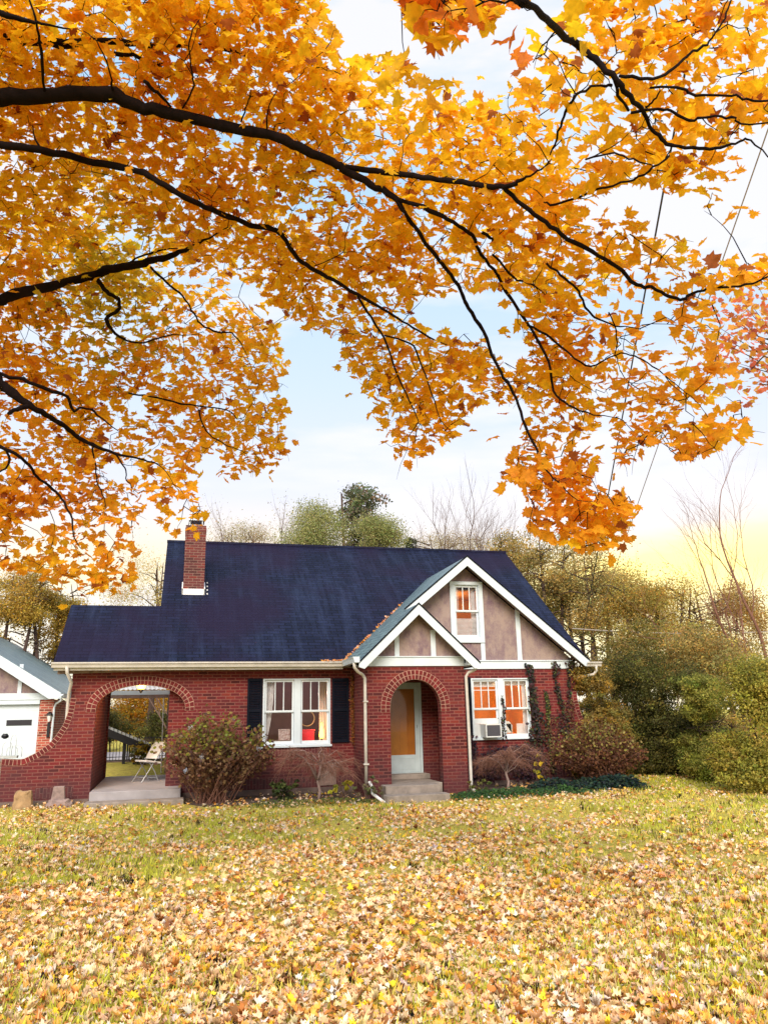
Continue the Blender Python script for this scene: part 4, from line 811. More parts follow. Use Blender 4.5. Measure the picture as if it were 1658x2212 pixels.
def leafy(name, px_, dep, pyb, pyt, pw_, label, seed, colors, n2=6000, size=.16, group=None, trunks=1, blobs=9, cat='tree', shell=.35, low=.35, mt='bark2', weights=None, sig=.42, fine=2.6):
    """tree or tall shrub: crown spans picture rows pyb..pyt, half width pw_ pixels"""
    g = atg(px_, dep); z0 = float(gz_(g[0], g[1])); zt = hz(px_, pyt, dep); zb = max(z0+.1, hz(px_, pyb, dep)); hw = pw_/FPX*dep; T_ = empty(name, (g[0], g[1], z0), label, cat, group); rn = random.Random(seed)
    w_ = MB()
    for k in range(trunks):
        ox = rn.uniform(-.5, .5)*hw*(trunks > 1); tp = np.array([g[0]+ox+rn.gauss(0, .1)*hw, g[1]+(.3*hw if cat == 'shrub' else 0), zb+(zt-zb)*(.5 if cat == 'shrub' else .85)]); b0 = np.array([g[0]+ox, g[1], z0-.1]); H_ = zt-z0
        mid = (b0+tp)/2+np.array([rn.gauss(0, .04), rn.gauss(0, .04), 0])*H_; r = H_*.014+.02; w_.tube([b0, b0*.7+mid*.3, mid, mid*.4+tp*.6, tp], [r, r*.85, r*.6, r*.4, r*.1], 7)
        for q in range(30 if cat == 'tree' else 10):
            t = rn.uniform(.3, .95); p = b0+(tp-b0)*t; a = rn.uniform(0, 6.28); ln_ = hw*rn.uniform(.4, .9); e_ = p+np.array([math.cos(a)*ln_, math.sin(a)*ln_*.7, rn.uniform(.0, .5)*ln_]); w_.tube([p, (p+e_)/2+np.array([rn.gauss(0, .1)*ln_, 0, .1*ln_]), e_], [r*.24, r*.15, r*.04], 4)
    w_.build('trunk', mt, T_); B = []; size = size*.62
    for k in range(blobs):
        t = rn.random(); z = zb+(zt-zb)*(low*.4+(1-low*.4)*t)*.9; ww = hw*(1-.55*max(0, t-.35)/.65); a = rn.uniform(0, 6.28); rr = hw*rn.uniform(.36, .56)
        B.append(((g[0]+math.cos(a)*ww*.62, g[1]+math.sin(a)*ww*.5, min(z, zt-rr*.6)), (rr, rr*.9, min(rr*.75, (zt-zb)*.3)), int(n2*fine//blobs)))
    if cat == 'shrub':
        for k in range(blobs//2): a = rn.uniform(0, 6.28); B.append(((g[0]+math.cos(a)*hw*.55, g[1]+math.sin(a)*hw*.35, z0+hw*rn.uniform(.25, .6)), (hw*.42, hw*.4, hw*.35), int(n2*fine//blobs*.9)))
    crown('crown', T_, B, size, colors, weights, shell=shell, sig=sig); return T_
# --- far trees behind the house
BG = 'bare trees far behind the roof'
bare('bare_tree', 490, 1085, 36, 'bare pale tree rising just right of the chimney behind the roof', 11, 5, BG, .5, kids=(3, 4), r0=.10, stems=5, leaves=(.10, 5000, [(.55, .46, .24), (.45, .36, .2)]))
bare('bare_tree', 595, 1030, 38, 'tall bare tree standing close left of the pine behind the roof', 12, 5, BG, .42, kids=(3, 4), r0=.10, stems=5, leaves=(.09, 4500, [(.5, .46, .26), (.42, .34, .22)]))
bare('bare_tree', 1010, 1000, 40, 'wide leafless tree behind the middle right of the roof', 13, 6, BG, .55, stems=3, mt='bark3', kids=(3, 4), r0=.12)
bare('bare_tree', 385, 1120, 34, 'slender bare tree showing left of the chimney', 14, 5, BG, .5, lean=(-.22, 0), stems=3, kids=(3, 4), r0=.035, leaves=(.10, 2500, [(.6, .5, .2)]))
bare('bare_tree', 1420, 1130, 30, 'thin sapling-like bare tree against the sunset glow', 15, 5, BG, .4, stems=4, r0=.035, leaves=(.12, 260, [(.3, .12, .12)]))
PN = empty('pine_tree', tuple(atg(745, 34, .3)), 'dark tufted pine tree rising above the middle of the roof', 'tree')
g = atg(745, 34, .3); zt = hz(745, 1015, 34); w = MB(); w.tube([g, (g[0]+.2, g[1], 4), (g[0]-.1, g[1], zt-.3)], [.24, .16, .04], 7); B = []
rn = random.Random(5)
for k in range(17):
    t = k/16; z = 5.2+(zt-5.6)*t; rr = (3.6-2.6*t)*rn.uniform(.7, 1.1); a = rn.uniform(0, 6.28); e_ = (g[0]+math.cos(a)*rr, g[1]+math.sin(a)*rr*.8, z); w.tube([(g[0], g[1], z-.4), e_], [.05, .015], 4); B.append((e_, (1.3-.5*t, 1.1-.3*t, .5), 700))
w.build('trunk', 'bark2', PN); crown('crown', PN, B, .17, [(.16, .20, .11), (.22, .24, .12), (.30, .22, .15), (.13, .15, .09)], tv=DIA_V, shell=.3, sig=.25)
LG = [(.42, .44, .16), (.34, .37, .14), (.50, .46, .20), (.28, .29, .12)]
leafy('yellow_green_tree', 680, 31, 1200, 1050, 80, 'pale yellow green tree in front of the pine, left side', 21, LG, 8000, .12, blobs=14)
leafy('yellow_green_tree', 825, 31, 1200, 1090, 72, 'pale yellow green tree in front of the pine, right side', 22, LG, 6000, .12, blobs=12)
leafy('evergreen_tree', 905, 33, 1190, 1135, 26, 'small dark evergreen tip showing above the ridge right of the pine', 23, [(.08, .10, .06), (.1, .1, .05)], 1500, .12, blobs=5)
# --- trees right of the house
TR = 'tall trees behind the right end of the house'
OB = [(.50, .36, .12), (.38, .30, .11), (.66, .44, .12), (.30, .28, .10)]
leafy('tall_oak', 1130, 30, 1330, 1095, 75, 'tall brownish tree directly behind the right end of the ridge', 31, OB, 3300, .15, TR, 2, 12, low=.25)
leafy('tall_oak', 1215, 29, 1340, 1110, 70, 'tall olive tree with a dark crown behind the right roof slope', 32, OB+[(.09, .11, .05)], 3300, .15, TR, 2, 12, low=.25)
leafy('tall_oak', 1310, 28, 1400, 1150, 80, 'tall open tree with two bare trunks right of the gable', 33, OB, 3300, .14, TR, 2, 13, low=.25)
leafy('tall_oak', 1400, 27, 1420, 1215, 85, 'leaning olive tree with a loose crown before the yellow glow', 34, [(.50, .38, .10), (.38, .32, .09), (.6, .36, .07)], 5600, .13, TR, 3, 12, low=.25)
leafy('golden_tree', 1500, 30, 1440, 1225, 95, 'thin golden leaved tree in the sunset glow at the right', 35, [(.70, .55, .12), (.6, .42, .08), (.45, .32, .09)], 5200, .12, None, 3, 13, low=.25)
leafy('golden_tree', 1620, 27, 1440, 1240, 75, 'golden brown tree at the right edge under the bare tree', 36, [(.62, .42, .10), (.5, .32, .09), (.4, .25, .09)], 4600, .12, None, 2, 11, low=.25)
bare('roadside_bare_tree', 1632, 930, 22, 'reddish bare tree with long ascending limbs at the right edge', 41, 6, None, .55, mt='stem', r0=.07)
bare('roadside_bare_tree', 1700, 880, 24, 'bare tree just beyond the right edge, reaching into the frame', 42, 6, None, .6, mt='stem', r0=.08, lean=(-.25, 0))
leafy('tall_oak', 1170, 33, 1360, 1120, 85, 'faint brownish tree filling in behind the oaks at the right end of the roof', 37, OB, 2600, .14, TR, 2, 12)
leafy('tall_oak', 1265, 32, 1380, 1135, 95, 'soft golden olive tree between the dark crowned and the open tree', 38, br_c(OB, 1.15), 2600, .14, TR, 2, 12)
leafy('tall_oak', 1350, 31, 1400, 1190, 90, 'soft tawny tree behind the open tree right of the gable', 39, br_c(OB, 1.2), 2400, .14, TR, 2, 12)
leafy('hazy_tree', 520, 40, 1190, 1110, 75, 'hazy low brush line behind the ridge right of the chimney', 24, [(.5, .42, .22), (.42, .34, .2)], 2400, .12, None, 2, 10)
leafy('hazy_tree', 980, 42, 1190, 1125, 95, 'hazy low brush line behind the ridge right of the pine', 25, [(.5, .42, .22), (.4, .32, .2)], 2600, .12, None, 2, 10)
leafy('hazy_tree', 300, 42, 1320, 1175, 80, 'hazy golden brush between the chimney and the porch roof', 26, [(.75, .58, .22), (.6, .45, .18)], 2400, .12, None, 2, 10)
# --- big shrubs right
def _():pass
SG = 'large shrubs bordering the lawn on the right'
def shrub(px_, dep, pyb, pyt, pw_, label, seed, cols_, n2, size=.10, group=SG, blobs=14, name='large_shrub', shell=.5):
    return leafy(name, px_, dep, pyb, pyt, pw_, label, seed, cols_, n2, size, group, 3, blobs, 'shrub', shell, .0, sig=.2, fine=1.6)
shrub(1283, 19.5, 1650, 1410, 75, 'olive brown shrub close beside the right corner of the house', 51, [(.36, .26, .07), (.46, .28, .05), (.24, .20, .06)], 15000, blobs=20)
shrub(1254, 24, 1600, 1425, 42, 'golden olive shrub glimpsed between the house corner and the border shrubs', 58, [(.5, .36, .08), (.36, .28, .08)], 7000)
shrub(1365, 21.2, 1660, 1395, 110, 'dark green bushy shrub with a deep shaded base right of the house', 52, DGREEN+[(.13, .13, .035)], 20000, blobs=22)
shrub(1465, 20.6, 1655, 1400, 90, 'tall dark green shrub in the middle of the right border', 53, DGREEN+[(.16, .15, .04)], 16000, blobs=18)
shrub(1530, 19.0, 1680, 1450, 75, 'yellow green shrub in front of the dark ones on the right', 54, [(.34, .34, .07), (.46, .42, .09), (.22, .23, .05)], 14000, blobs=16)
shrub(1632, 17.0, 1700, 1425, 115, 'big yellow olive shrub filling the right edge of the lawn', 55, [(.44, .40, .08), (.56, .47, .09), (.28, .27, .06)], 24000, blobs=24)
shrub(1560, 22, 1500, 1340, 140, 'brownish shrub top behind the yellow olive shrub', 56, OB, 12000, .12)
shrub(1400, 23, 1480, 1330, 120, 'tall olive gold shrub rising behind the dark green ones', 57, [(.34, .28, .08), (.45, .32, .08), (.24, .22, .07)], 12000, .12)
# --- woods at the left
WG = 'autumn trees behind the garage'
leafy('autumn_tree', 15, 34, 1420, 1190, 75, 'olive gold tree behind the garage roof at the left edge', 61, [(.56, .40, .09), (.42, .30, .08), (.66, .42, .06)], 6500, .16, WG, 3, 12, low=.25)
leafy('autumn_tree', 95, 36, 1440, 1215, 62, 'brown gold tree between the garage and the porch roof', 62, [(.52, .36, .08), (.62, .40, .06), (.34, .25, .07)], 6000, .16, WG, 3, 11, low=.25)
leafy('autumn_tree', 140, 40, 1440, 1270, 45, 'low golden tree peeking past the left end of the porch roof', 63, [(.65, .45, .06), (.5, .36, .08)], 3200, .16, WG, 2, 9, low=.25)
# --- seen through the porch arch
leafy('golden_maple', 300, 44, 1580, 1470, 90, 'golden tree seen through the porch arch', 71, GOLD, 7000, .2, None, 2, 12, low=.2)
leafy('golden_maple', 400, 50, 1580, 1440, 80, 'orange tree farther off behind the porch arch', 72, GOLD, 5000, .2, None, 2, 10, low=.2)
leafy('dark_hedge', 250, 38, 1590, 1535, 60, 'dark green hedge left part, seen through the porch arch', 73, DGREEN, 5000, .16, None, 2, 9, 'hedge', low=0)
leafy('dark_hedge', 345, 38, 1590, 1540, 60, 'dark green hedge right part, seen through the porch arch', 74, DGREEN, 5000, .16, None, 2, 9, 'hedge', low=0)
# small yellow shrub by the fence
def bush(name, c_, rx, rz, label, cols_, n2, size, stems=10, seed=1, stemmat='bark2', weights=None, tv=HEX_V, tf=HEX_F, cat='shrub', zc=.5, sig=.14, z0=-.06, shell=.3):
    T_ = empty(name, (c_[0], c_[1], z0), label, cat); rn = random.Random(seed); w_ = MB()
    for k in range(stems):
        a = rn.uniform(0, 6.28); q = rn.uniform(.2, .95); e_ = np.array([c_[0]+math.cos(a)*rx*q, c_[1]+math.sin(a)*rx*q*.7, z0+rz*(1.1-.5*q*q)*rn.uniform(.7, 1.05)]); b0 = np.array([c_[0]+rn.gauss(0, .07), c_[1]+rn.gauss(0, .05), z0-.02])
        w_.tube([b0, (b0*.6+e_*.4)+np.array([0, 0, .08]), e_], [.008, .006, .002], 4)
    w_.build('stem', stemmat, T_)
    bl = [((c_[0]+rn.uniform(-.5, .5)*rx, c_[1]+rn.uniform(-.3, .3)*rx, z0+rz*rn.uniform(zc-.25, zc+.3)), (rx*.5, rx*.4, rz*.3), n2//8) for k in range(8)]
    crown('foliage', T_, bl, size, cols_, weights, tv=tv, tf=tf, sig=sig, shell=shell); return T_
bush('yellow_shrub', (-1.05, 6.1), .5, .75, 'yellowing shrub at the iron fence seen through the porch', [(.4, .3, .04), (.12, .16, .05), (.5, .36, .04), (.3, .25, .15)], 1500, .07, z0=.38, seed=4)
# hydrangea left: brown stems and leaves, green top, dried flower heads
HY = empty('hydrangea_bush', (.62, -.85, -.07), 'large brown hydrangea bush with green top leaves right of the porch steps', 'shrub'); rn = random.Random(9); w = MB(); tips = []
for k in range(170):
    a = rn.uniform(0, 6.28); q = rn.random()**.6; e_ = np.array([.72+math.cos(a)*1.28*q, -.85+math.sin(a)*.66*q, -.05+(1.70-.72*q*q)*rn.uniform(.60, 1.08)]); b0 = np.array([.66+rn.gauss(0, .16), -.85+rn.gauss(0, .12), -.08]); w.tube([b0, b0*.55+e_*.45+np.array([0, 0, .08]), e_+np.array([rn.gauss(0, .04), 0, -.03]), e_], [.008, .007, .004, .003], 4); tips.append(e_)
w.build('stem', 'stem', HY); tips = np.array(tips)
n2 = 5200; ii = rng.integers(0, len(tips), n2); t = rng.random((n2, 1))**.5; base = np.array([.68, -.85, -.05]); P = base+(tips[ii]-base)*(.35+.70*t)+rng.normal(0, .065, (n2, 3)); P[:, 2] = np.maximum(P[:, 2], -.03)
topm = np.clip((P[:, 2]-.75)/.5, 0, 1)[:, None]; br = pal(n2, [(.20, .10, .055), (.28, .16, .08), (.12, .06, .045), (.38, .25, .14)]); gr_ = pal(n2, [(.30, .30, .05), (.22, .26, .06), (.36, .26, .07)]); pk = rng.random((n2, 1)) < topm*.62
scatter('foliage', P, .05+.05*rng.random(n2), rng.normal(0, 1, (n2, 3))+np.array([0, -.3, .5]), rng.uniform(0, 6, n2), HEX_V, HEX_F, np.where(pk, gr_, br), 'foliage', HY, curl=rng.uniform(0, .9, n2))
fl = rng.choice(len(tips), 16, replace=False); 
for f in fl: scatter('flower_head', tips[f]+rng.normal(0, .022, (36, 3)), .022+.01*rng.random(36), rng.normal(0, 1, (36, 3)), rng.uniform(0, 6, 36), HEX_V, HEX_F, np.tile(random.choice([(.55, .62, .78), (.52, .38, .30), (.45, .30, .22), (.72, .74, .80), (.4, .25, .2)]), (36, 1)), 'foliage', HY)
# bush at the right corner
HY2 = empty('corner_bush', (9.55, -.85, -.08), 'reddish brown bush with yellow green tips at the right corner of the house', 'shrub'); w = MB(); tips = []
for k in range(190):
    a = rn.uniform(0, 6.28); q = rn.random()**.6; e_ = np.array([9.45+math.cos(a)*1.3*q, -.85+math.sin(a)*.6*q, -.05+(1.5-.75*q*q)*rn.uniform(.7, 1.03)]); b0 = np.array([9.5+rn.gauss(0, .2), -.85+rn.gauss(0, .12), -.1]); w.tube([b0, b0*.55+e_*.45+np.array([0, 0, .08]), e_], [.007, .006, .003], 4); tips.append(e_)
w.build('stem', 'stem', HY2); tips = np.array(tips); n2 = 6000; ii = rng.integers(0, len(tips), n2); t = rng.random((n2, 1))**.5; base = np.array([9.5, -.85, -.05]); P = base+(tips[ii]-base)*(.2+.8*t)+rng.normal(0, .06, (n2, 3)); P[:, 2] = np.maximum(P[:, 2], -.03)
topm = np.clip((P[:, 2]-.55)/.6, 0, 1)[:, None]; br = pal(n2, [(.20, .085, .045), (.26, .13, .06), (.13, .055, .04)]); gr_ = pal(n2, [(.34, .28, .06), (.28, .28, .08), (.42, .34, .12)]); pk = rng.random((n2, 1)) < topm*.6
scatter('foliage', P, .045+.04*rng.random(n2), rng.normal(0, 1, (n2, 3))+np.array([0, -.3, .5]), rng.uniform(0, 6, n2), HEX_V, HEX_F, np.where(pk, gr_, br), 'foliage', HY2, curl=rng.uniform(0, .9, n2))
# weeping dwarf maples, leafless
def weeper(c_, h, wd, label, seed, pale):
    T_ = empty('dwarf_weeping_maple', (c_[0], c_[1], -.08), label, 'small tree', 'leafless weeping dwarf maples in the beds'); rn = random.Random(seed); w_ = MB(); f_ = MB()
    tr_ = [np.array([c_[0], c_[1], -.1]), np.array([c_[0]+.03, c_[1], .12]), np.array([c_[0]-.02, c_[1], .3]), np.array([c_[0]+.05, c_[1], h*.55])]; w_.tube(tr_, [.04, .033, .028, .02], 7)
    for k in range(15):
        a = 2*math.pi*k/15+rn.uniform(-.2, .2); st_ = tr_[2+(k % 2)]; dx, dy = math.cos(a), math.sin(a)*.6; q = wd*rn.uniform(.6, 1.05); top_ = h*rn.uniform(.55, 1.0)
        pts = [st_]; 
        for t in (.2, .4, .6, .8, 1.0): pts.append(np.array([c_[0]+dx*q*t+rn.gauss(0, .035), c_[1]+dy*q*t, st_[2]+(top_-st_[2])*math.sin(t*2.1)*1.05-(.25*t*t)*h+rn.gauss(0, .03)]))
        w_.tube(pts, [.012, .009, .007, .005, .003, .0015], 5)
        for j in range(85):
            t = rn.uniform(.25, 1)*5; i = min(4, int(t)); p = pts[i]+(pts[i+1]-pts[i])*(t-i); pp = [p]; d_ = np.array([dx*.5+rn.gauss(0, .6), dy*.5+rn.gauss(0, .5), rn.gauss(.15, .5)])
            for s2 in range(3): d_ = d_+np.array([rn.gauss(0, .3), rn.gauss(0, .3), -.45]); pp.append(pp[-1]+d_*.055)
            f_.tube(pp, [.004, .003, .0022, .0015], 3, cap=False)
    w_.build('branch', pale, T_, smooth=True); f_.build('twig', 'stem', T_); return T_
weeper((2.83, -1.05), 1.15, 1.1, 'leafless weeping dwarf maple with pale trunk under the shuttered window', 3, 'twigpale')
weeper((7.15, -.85), 1.0, .95, 'leafless weeping dwarf maple under the window with the air conditioner', 8, 'twigpale')
# small plants in the bed
bush('low_green_shrub', (2.15, -1.0), .36, .42, 'low dark green shrub left of the pale dwarf maple trunk', [(.09, .13, .04), (.13, .16, .05), (.07, .08, .04)], 1100, .05, seed=5)
bush('hosta', (3.35, -1.2), .34, .34, 'plant with big yellow leaves beside the weeping maple', [(.62, .55, .06), (.5, .46, .1)], 26, .15, stems=8, seed=6, stemmat='bark3', cat='plant', zc=.75)
bush('ragged_weed', (3.72, -1.72), .36, .42, 'ragged grey green weed at the foot of the entrance downspout', [(.22, .24, .12), (.3, .28, .14), (.14, .16, .07)], 420, .05, seed=7, stemmat='bark3', cat='plant')
bush('yellow_leaf_plant', (7.85, -1.1), .24, .62, 'small plant with bright yellow leaves under the orange window', [(.70, .58, .05), (.6, .5, .1)], 42, .10, stems=7, seed=8, cat='plant', zc=.7)
bush('clipped_weed', (6.25, -1.55), .3, .35, 'low leafy weed beside the foot of the right downspout', [(.14, .18, .05), (.2, .2, .06)], 260, .05, seed=11, cat='plant')
# ground covers
def cover(name, x0, x1, y0, y1, n2, zt_, cols_, size, label):
    x = rng.uniform(x0, x1, n2); y = rng.uniform(y0, y1, n2); q = 1-np.clip(np.abs((y-(y0+y1)/2)/((y1-y0)/2)), 0, 1)**2.5; q *= 1-np.clip(np.abs((x-(x0+x1)/2)/((x1-x0)/2)), 0, 1)**6; k = rng.random(n2) < q+.15; x, y, q = x[k], y[k], q[k]; n2 = len(x)
    P = np.stack([x, y, gz_(x, y)+.02+zt_*q*rng.random(n2)*(.5+vn(x, y, 3))], 1)
    tag(scatter(name, P, size*(.7+.6*rng.random(n2)), rng.normal(0, .45, (n2, 3))+np.array([0, -.35, 1]), rng.uniform(0, 6, n2), HEX_V, HEX_F, pal(n2, cols_, None, .2), 'foliage', origin=(0, 0, 0)), label, 'ground cover', kind='stuff')
cover('ground_ivy', 7.4, 10.2, -2.0, -.9, 4200, .24, [(.022, .05, .045), (.03, .065, .045), (.02, .03, .04), (.05, .09, .05)], .075, 'dark blue green ivy carpeting the bed at the right corner')
cover('green_groundcover', 5.4, 8.7, -2.35, -1.45, 4200, .13, [(.06, .15, .045), (.09, .19, .05), (.05, .11, .05)], .05, 'bright green low plants edging the bed right of the steps')
cover('bed_weeds', 1.3, 4.0, -2.15, -1.45, 1500, .10, [(.12, .17, .04), (.18, .2, .05)], .04, 'sparse weeds along the edge of the left bed')
# climbing ivy on the brick
def climber(name, paths, n2, size, cols_, label, sig=.07, vine=True, y0=-.05):
    T_ = empty(name, (paths[0][0][0], y0, 0), label, 'climbing plant'); w_ = MB(); Ps = []
    tot = sum(max(.1, abs(p[-1][1]-p[0][1])) for p in paths)
    for p in paths:
        P2 = np.array(p, float); ts = np.linspace(0, len(p)-1, 14); X = np.interp(ts, range(len(p)), P2[:, 0]); Z = np.interp(ts, range(len(p)), P2[:, 1]); w_.tube([(a+random.gauss(0, .012), y0+.03, b2) for a, b2 in zip(X, Z)], [.006]*14, 4)
        k = int(n2*max(.1, abs(p[-1][1]-p[0][1]))/tot); t = rng.random(k)*(len(p)-1); sg = np.interp(t, range(len(p)), P2[:, 2]); Ps.append(np.stack([np.interp(t, range(len(p)), P2[:, 0])+rng.normal(0, 1, k)*sg, y0+rng.uniform(-.05, .03, k)-sg*.4*rng.random(k), np.interp(t, range(len(p)), P2[:, 1])+rng.normal(0, .04, k)], 1))
    w_.build('vine', 'bark2', T_); P = np.concatenate(Ps); k = len(P)
    scatter('foliage', P, size*(.7+.6*rng.random(k)), rng.normal(0, .45, (k, 3))+np.array([0, -1, .35]), rng.uniform(0, 6, k), HEX_V, HEX_F, pal(k, cols_, None, .25), 'foliage', T_); return T_
IV = [(.05, .045, .045), (.07, .04, .05), (.04, .06, .05), (.10, .05, .05), (.08, .09, .04)]
climber('wall_ivy', [[(8.28, .1, .12), (8.28, .9, .12), (8.32, 1.4, .09), (8.26, 1.9, .045), (8.27, 2.45, .035), (8.2, 2.75, .04)]], 760, .075, IV, 'dark ivy column climbing the brick beside the orange window')
climber('wall_ivy', [[(9.05, .3, .10), (9.08, .9, .10), (9.1, 1.3, .12), (9.0, 1.8, .03), (8.9, 2.5, .03), (8.95, 2.8, .07)], [(9.25, 1.9, .02), (9.3, 2.6, .05), (9.35, 2.85, .06)]], 480, .065, IV+[(.12, .14, .05)], 'thin ivy strands near the right corner of the brick wall')
climber('wall_ivy', [[(7.46, 1.0, .04), (7.44, 1.35, .035), (7.5, 1.7, .03), (7.46, 1.95, .012)]], 130, .05, IV, 'small ivy shoot climbing the middle of the orange window')
climber('wall_ivy', [[(6.55, .1, .10), (6.55, .7, .10), (6.55, 1.05, .06)], [(6.9, .1, .2), (7.2, .6, .25), (7.6, .8, .25)], [(8.0, .1, .2), (8.0, .8, .2)]], 2300, .07, [(.06, .03, .05), (.09, .035, .05), (.04, .03, .05), (.12, .05, .06)], 'dark purple ivy mass covering the brick under the orange window')
climber('wall_ivy', [[(8.62, .2, .08), (8.65, .8, .08), (8.6, 1.25, .02), (8.66, 1.7, .03), (8.62, 2.1, .02)]], 360, .06, [(.14, .17, .05), (.05, .06, .04), (.25, .24, .08)], 'paler green ivy strand between the dark ivy columns')
climber('red_creeper', [[(8.5, .2, .2), (8.6, .9, .22), (8.7, 1.5, .16)], [(9.2, .3, .16), (9.2, 1.2, .16), (9.25, 1.9, .08)], [(8.0, .15, .2), (8.1, .9, .16)]], 900, .05, [(.16, .05, .045), (.22, .09, .05), (.10, .04, .05), (.2, .14, .06)], 'wide reddish brown creeper patch over the brick right of the orange window', sig=.1)
climber('dead_vine', [[(3.77, 1.05, .015), (3.77, 1.6, .025), (3.76, 2.2, .025), (3.78, 2.5, .015)]], 420, .04, [(.30, .12, .03), (.24, .08, .025), (.36, .16, .04)], 'orange brown dead vine between the right shutter and the entrance porch', y0=-.10)
# ================================================================== THE BIG MAPLE OVERHEAD
CTRL = np.array([(0, 0, 5.6), (400, 0, 5.6), (700, 60, 5.8), (0, 350, 6.2), (400, 350, 6.4), (800, 350, 6.4), (200, 600, 8.6), (450, 700, 9.4), (600, 780, 9.4), (0, 720, 7.4), (0, 950, 7.0), (200, 1000, 8.0), (550, 950, 8.6), (100, 1200, 7.4), (400, 1130, 6.8), (700, 650, 7.2), (850, 850, 7.3), (900, 980, 7.0), (1050, 650, 6.8), (1120, 900, 6.4), (1200, 1100, 5.7), (1340, 1150, 5.4), (1300, 800, 6.2), (1550, 900, 5.2), (1500, 600, 5.4), (1650, 580, 4.4), (1600, 200, 4.2), (1350, 150, 4.0), (1400, 330, 4.4), (1150, 250, 5.0), (950, 250, 5.8), (950, 30, 2.7), (1100, 20, 3.0), (1200, 450, 5.4)], float)
def cd(x, y):
    x, y = np.atleast_1d(x).astype(float), np.atleast_1d(y).astype(float); d2 = (x[:, None]-CTRL[:, 0])**2+(y[:, None]-CTRL[:, 1])**2; w_ = 1/(d2+3000)**1.5; return (w_*CTRL[:, 2]).sum(1)/w_.sum(1)
TB = atg(-780, 5.4); MA = empty('maple_tree', (TB[0], TB[1], -.1), 'huge golden orange maple whose limbs and leaves hang over the top of the picture', 'tree')
trunk_top = np.array([TB[0], TB[1], 8.6])
tp = [np.array([TB[0], TB[1], -.2]), np.array([TB[0]+.02, TB[1], .3]), np.array([TB[0]+.05, TB[1]+.03, 2.5]), np.array([TB[0]+.1, TB[1], 5]), trunk_top]
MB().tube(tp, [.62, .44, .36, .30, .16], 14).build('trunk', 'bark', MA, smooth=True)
SAMP = []
def cr_(P, n_=6):
    """catmull-rom through points"""
    P = np.array(P, float); Q = [P[0]]; E_ = np.vstack([2*P[0]-P[1], P, 2*P[-1]-P[-2]])
    for i in range(1, len(E_)-2):
        for k in range(1, n_+1):
            t = k/n_; a, b2, c_, d_ = E_[i-1], E_[i], E_[i+1], E_[i+2]; Q.append(.5*((2*b2)+(-a+c_)*t+(2*a-5*b2+4*c_-d_)*t*t+(-a+3*b2-3*c_+d_)*t**3))
    return np.array(Q)
def limb(spec, parent=MA, name='limb', root=None, dd=-.32, n_=4, sides=8):
    """spec: (px, py, width px); root: list of world points with radius before it"""
    A = np.array(spec, float); d = cd(A[:, 0], A[:, 1])+dd; P = [at(a[0], a[1], q) for a, q in zip(A, d)]; R_ = list(A[:, 2]/FPX*d/2)
    rx = [r for _, r in (root or [])]; P = [np.array(p) for p, _ in (root or [])]+P; R_ = rx+R_
    Q = cr_(np.c_[np.array(P), np.array(R_)], n_); jit_ = np.cumsum(rng.normal(0, .004, (len(Q), 3)), 0)*.5; jit_ -= jit_*0
    SAMP.append(Q[:, :3]); rr = np.maximum(Q[:, 3], .002)*(1+rng.normal(0, .05, len(Q)))
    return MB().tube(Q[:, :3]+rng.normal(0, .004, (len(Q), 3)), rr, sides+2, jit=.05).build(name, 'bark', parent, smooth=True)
TT = lambda z, dx=.0: (np.array([TB[0]+dx, TB[1], z]))
l1 = limb([(-60, 222, 36), (0, 213, 34), (120, 205, 31), (235, 203, 30), (280, 222, 27), (350, 243, 25), (440, 262, 24), (520, 280, 23), (600, 296, 21), (660, 325, 19), (720, 350, 18), (745, 368, 17), (800, 398, 15), (850, 425, 13), (874, 460, 10), (904, 505, 9), (939, 550, 9), (974, 594, 8), (1000, 640, 8), (1011, 665, 8), (1044, 715, 8), (1069, 780, 7), (1094, 825, 7), (1114, 860, 6), (1134, 920, 6), (1159, 970, 5), (1174, 1010, 4), (1204, 1040, 3), (1239, 1075, 2), (1279, 1085, 1.5)], root=[(TT(3.6), .16), (at(-420, 330, 5.5), .11)])
def sub(*a, **k): return limb(*a, parent=l1, name='branch', sides=6, **k)
sub([(745, 362, 12), (800, 368, 12), (860, 375, 12), (930, 385, 12), (1000, 393, 12), (1050, 402, 12), (1105, 400, 10), (1130, 385, 6), (1160, 370, 4), (1190, 345, 2)])
sub([(1084, 402, 9), (1129, 445, 9), (1179, 480, 9), (1224, 515, 9), (1279, 545, 9), (1329, 575, 9), (1374, 615, 8), (1404, 620, 7), (1434, 635, 7), (1469, 647, 7), (1504, 630, 6), (1554, 620, 5), (1609, 615, 5), (1654, 600, 4), (1700, 590, 3)])
sub([(862, 432, 9), (929, 455, 10), (979, 480, 9), (1019, 510, 8), (1039, 550, 7), (1074, 594, 7), (1099, 640, 7), (1139, 700, 6), (1184, 780, 6), (1194, 845, 5), (1229, 875, 4), (1279, 895, 3), (1329, 900, 1.5)])
sub([(1064, 550, 5), (1109, 600, 5), (1139, 610, 4), (1179, 635, 2)]); sub([(1179, 570, 5), (1219, 600, 5), (1249, 630, 5), (1264, 665, 5), (1294, 690, 4), (1339, 705, 3), (1380, 710, 1.5)])
sub([(1139, 700, 5), (1189, 730, 5), (1229, 765, 4), (1274, 792, 4), (1329, 765, 3), (1369, 770, 3), (1409, 790, 3), (1459, 830, 2), (1499, 865, 1.5), (1530, 900, 1)])
sub([(1314, 675, 3), (1329, 715, 3), (1329, 765, 2.5), (1339, 800, 1.5)]); sub([(1040, 500, 7), (1060, 515, 6), (1065, 518, 4)])
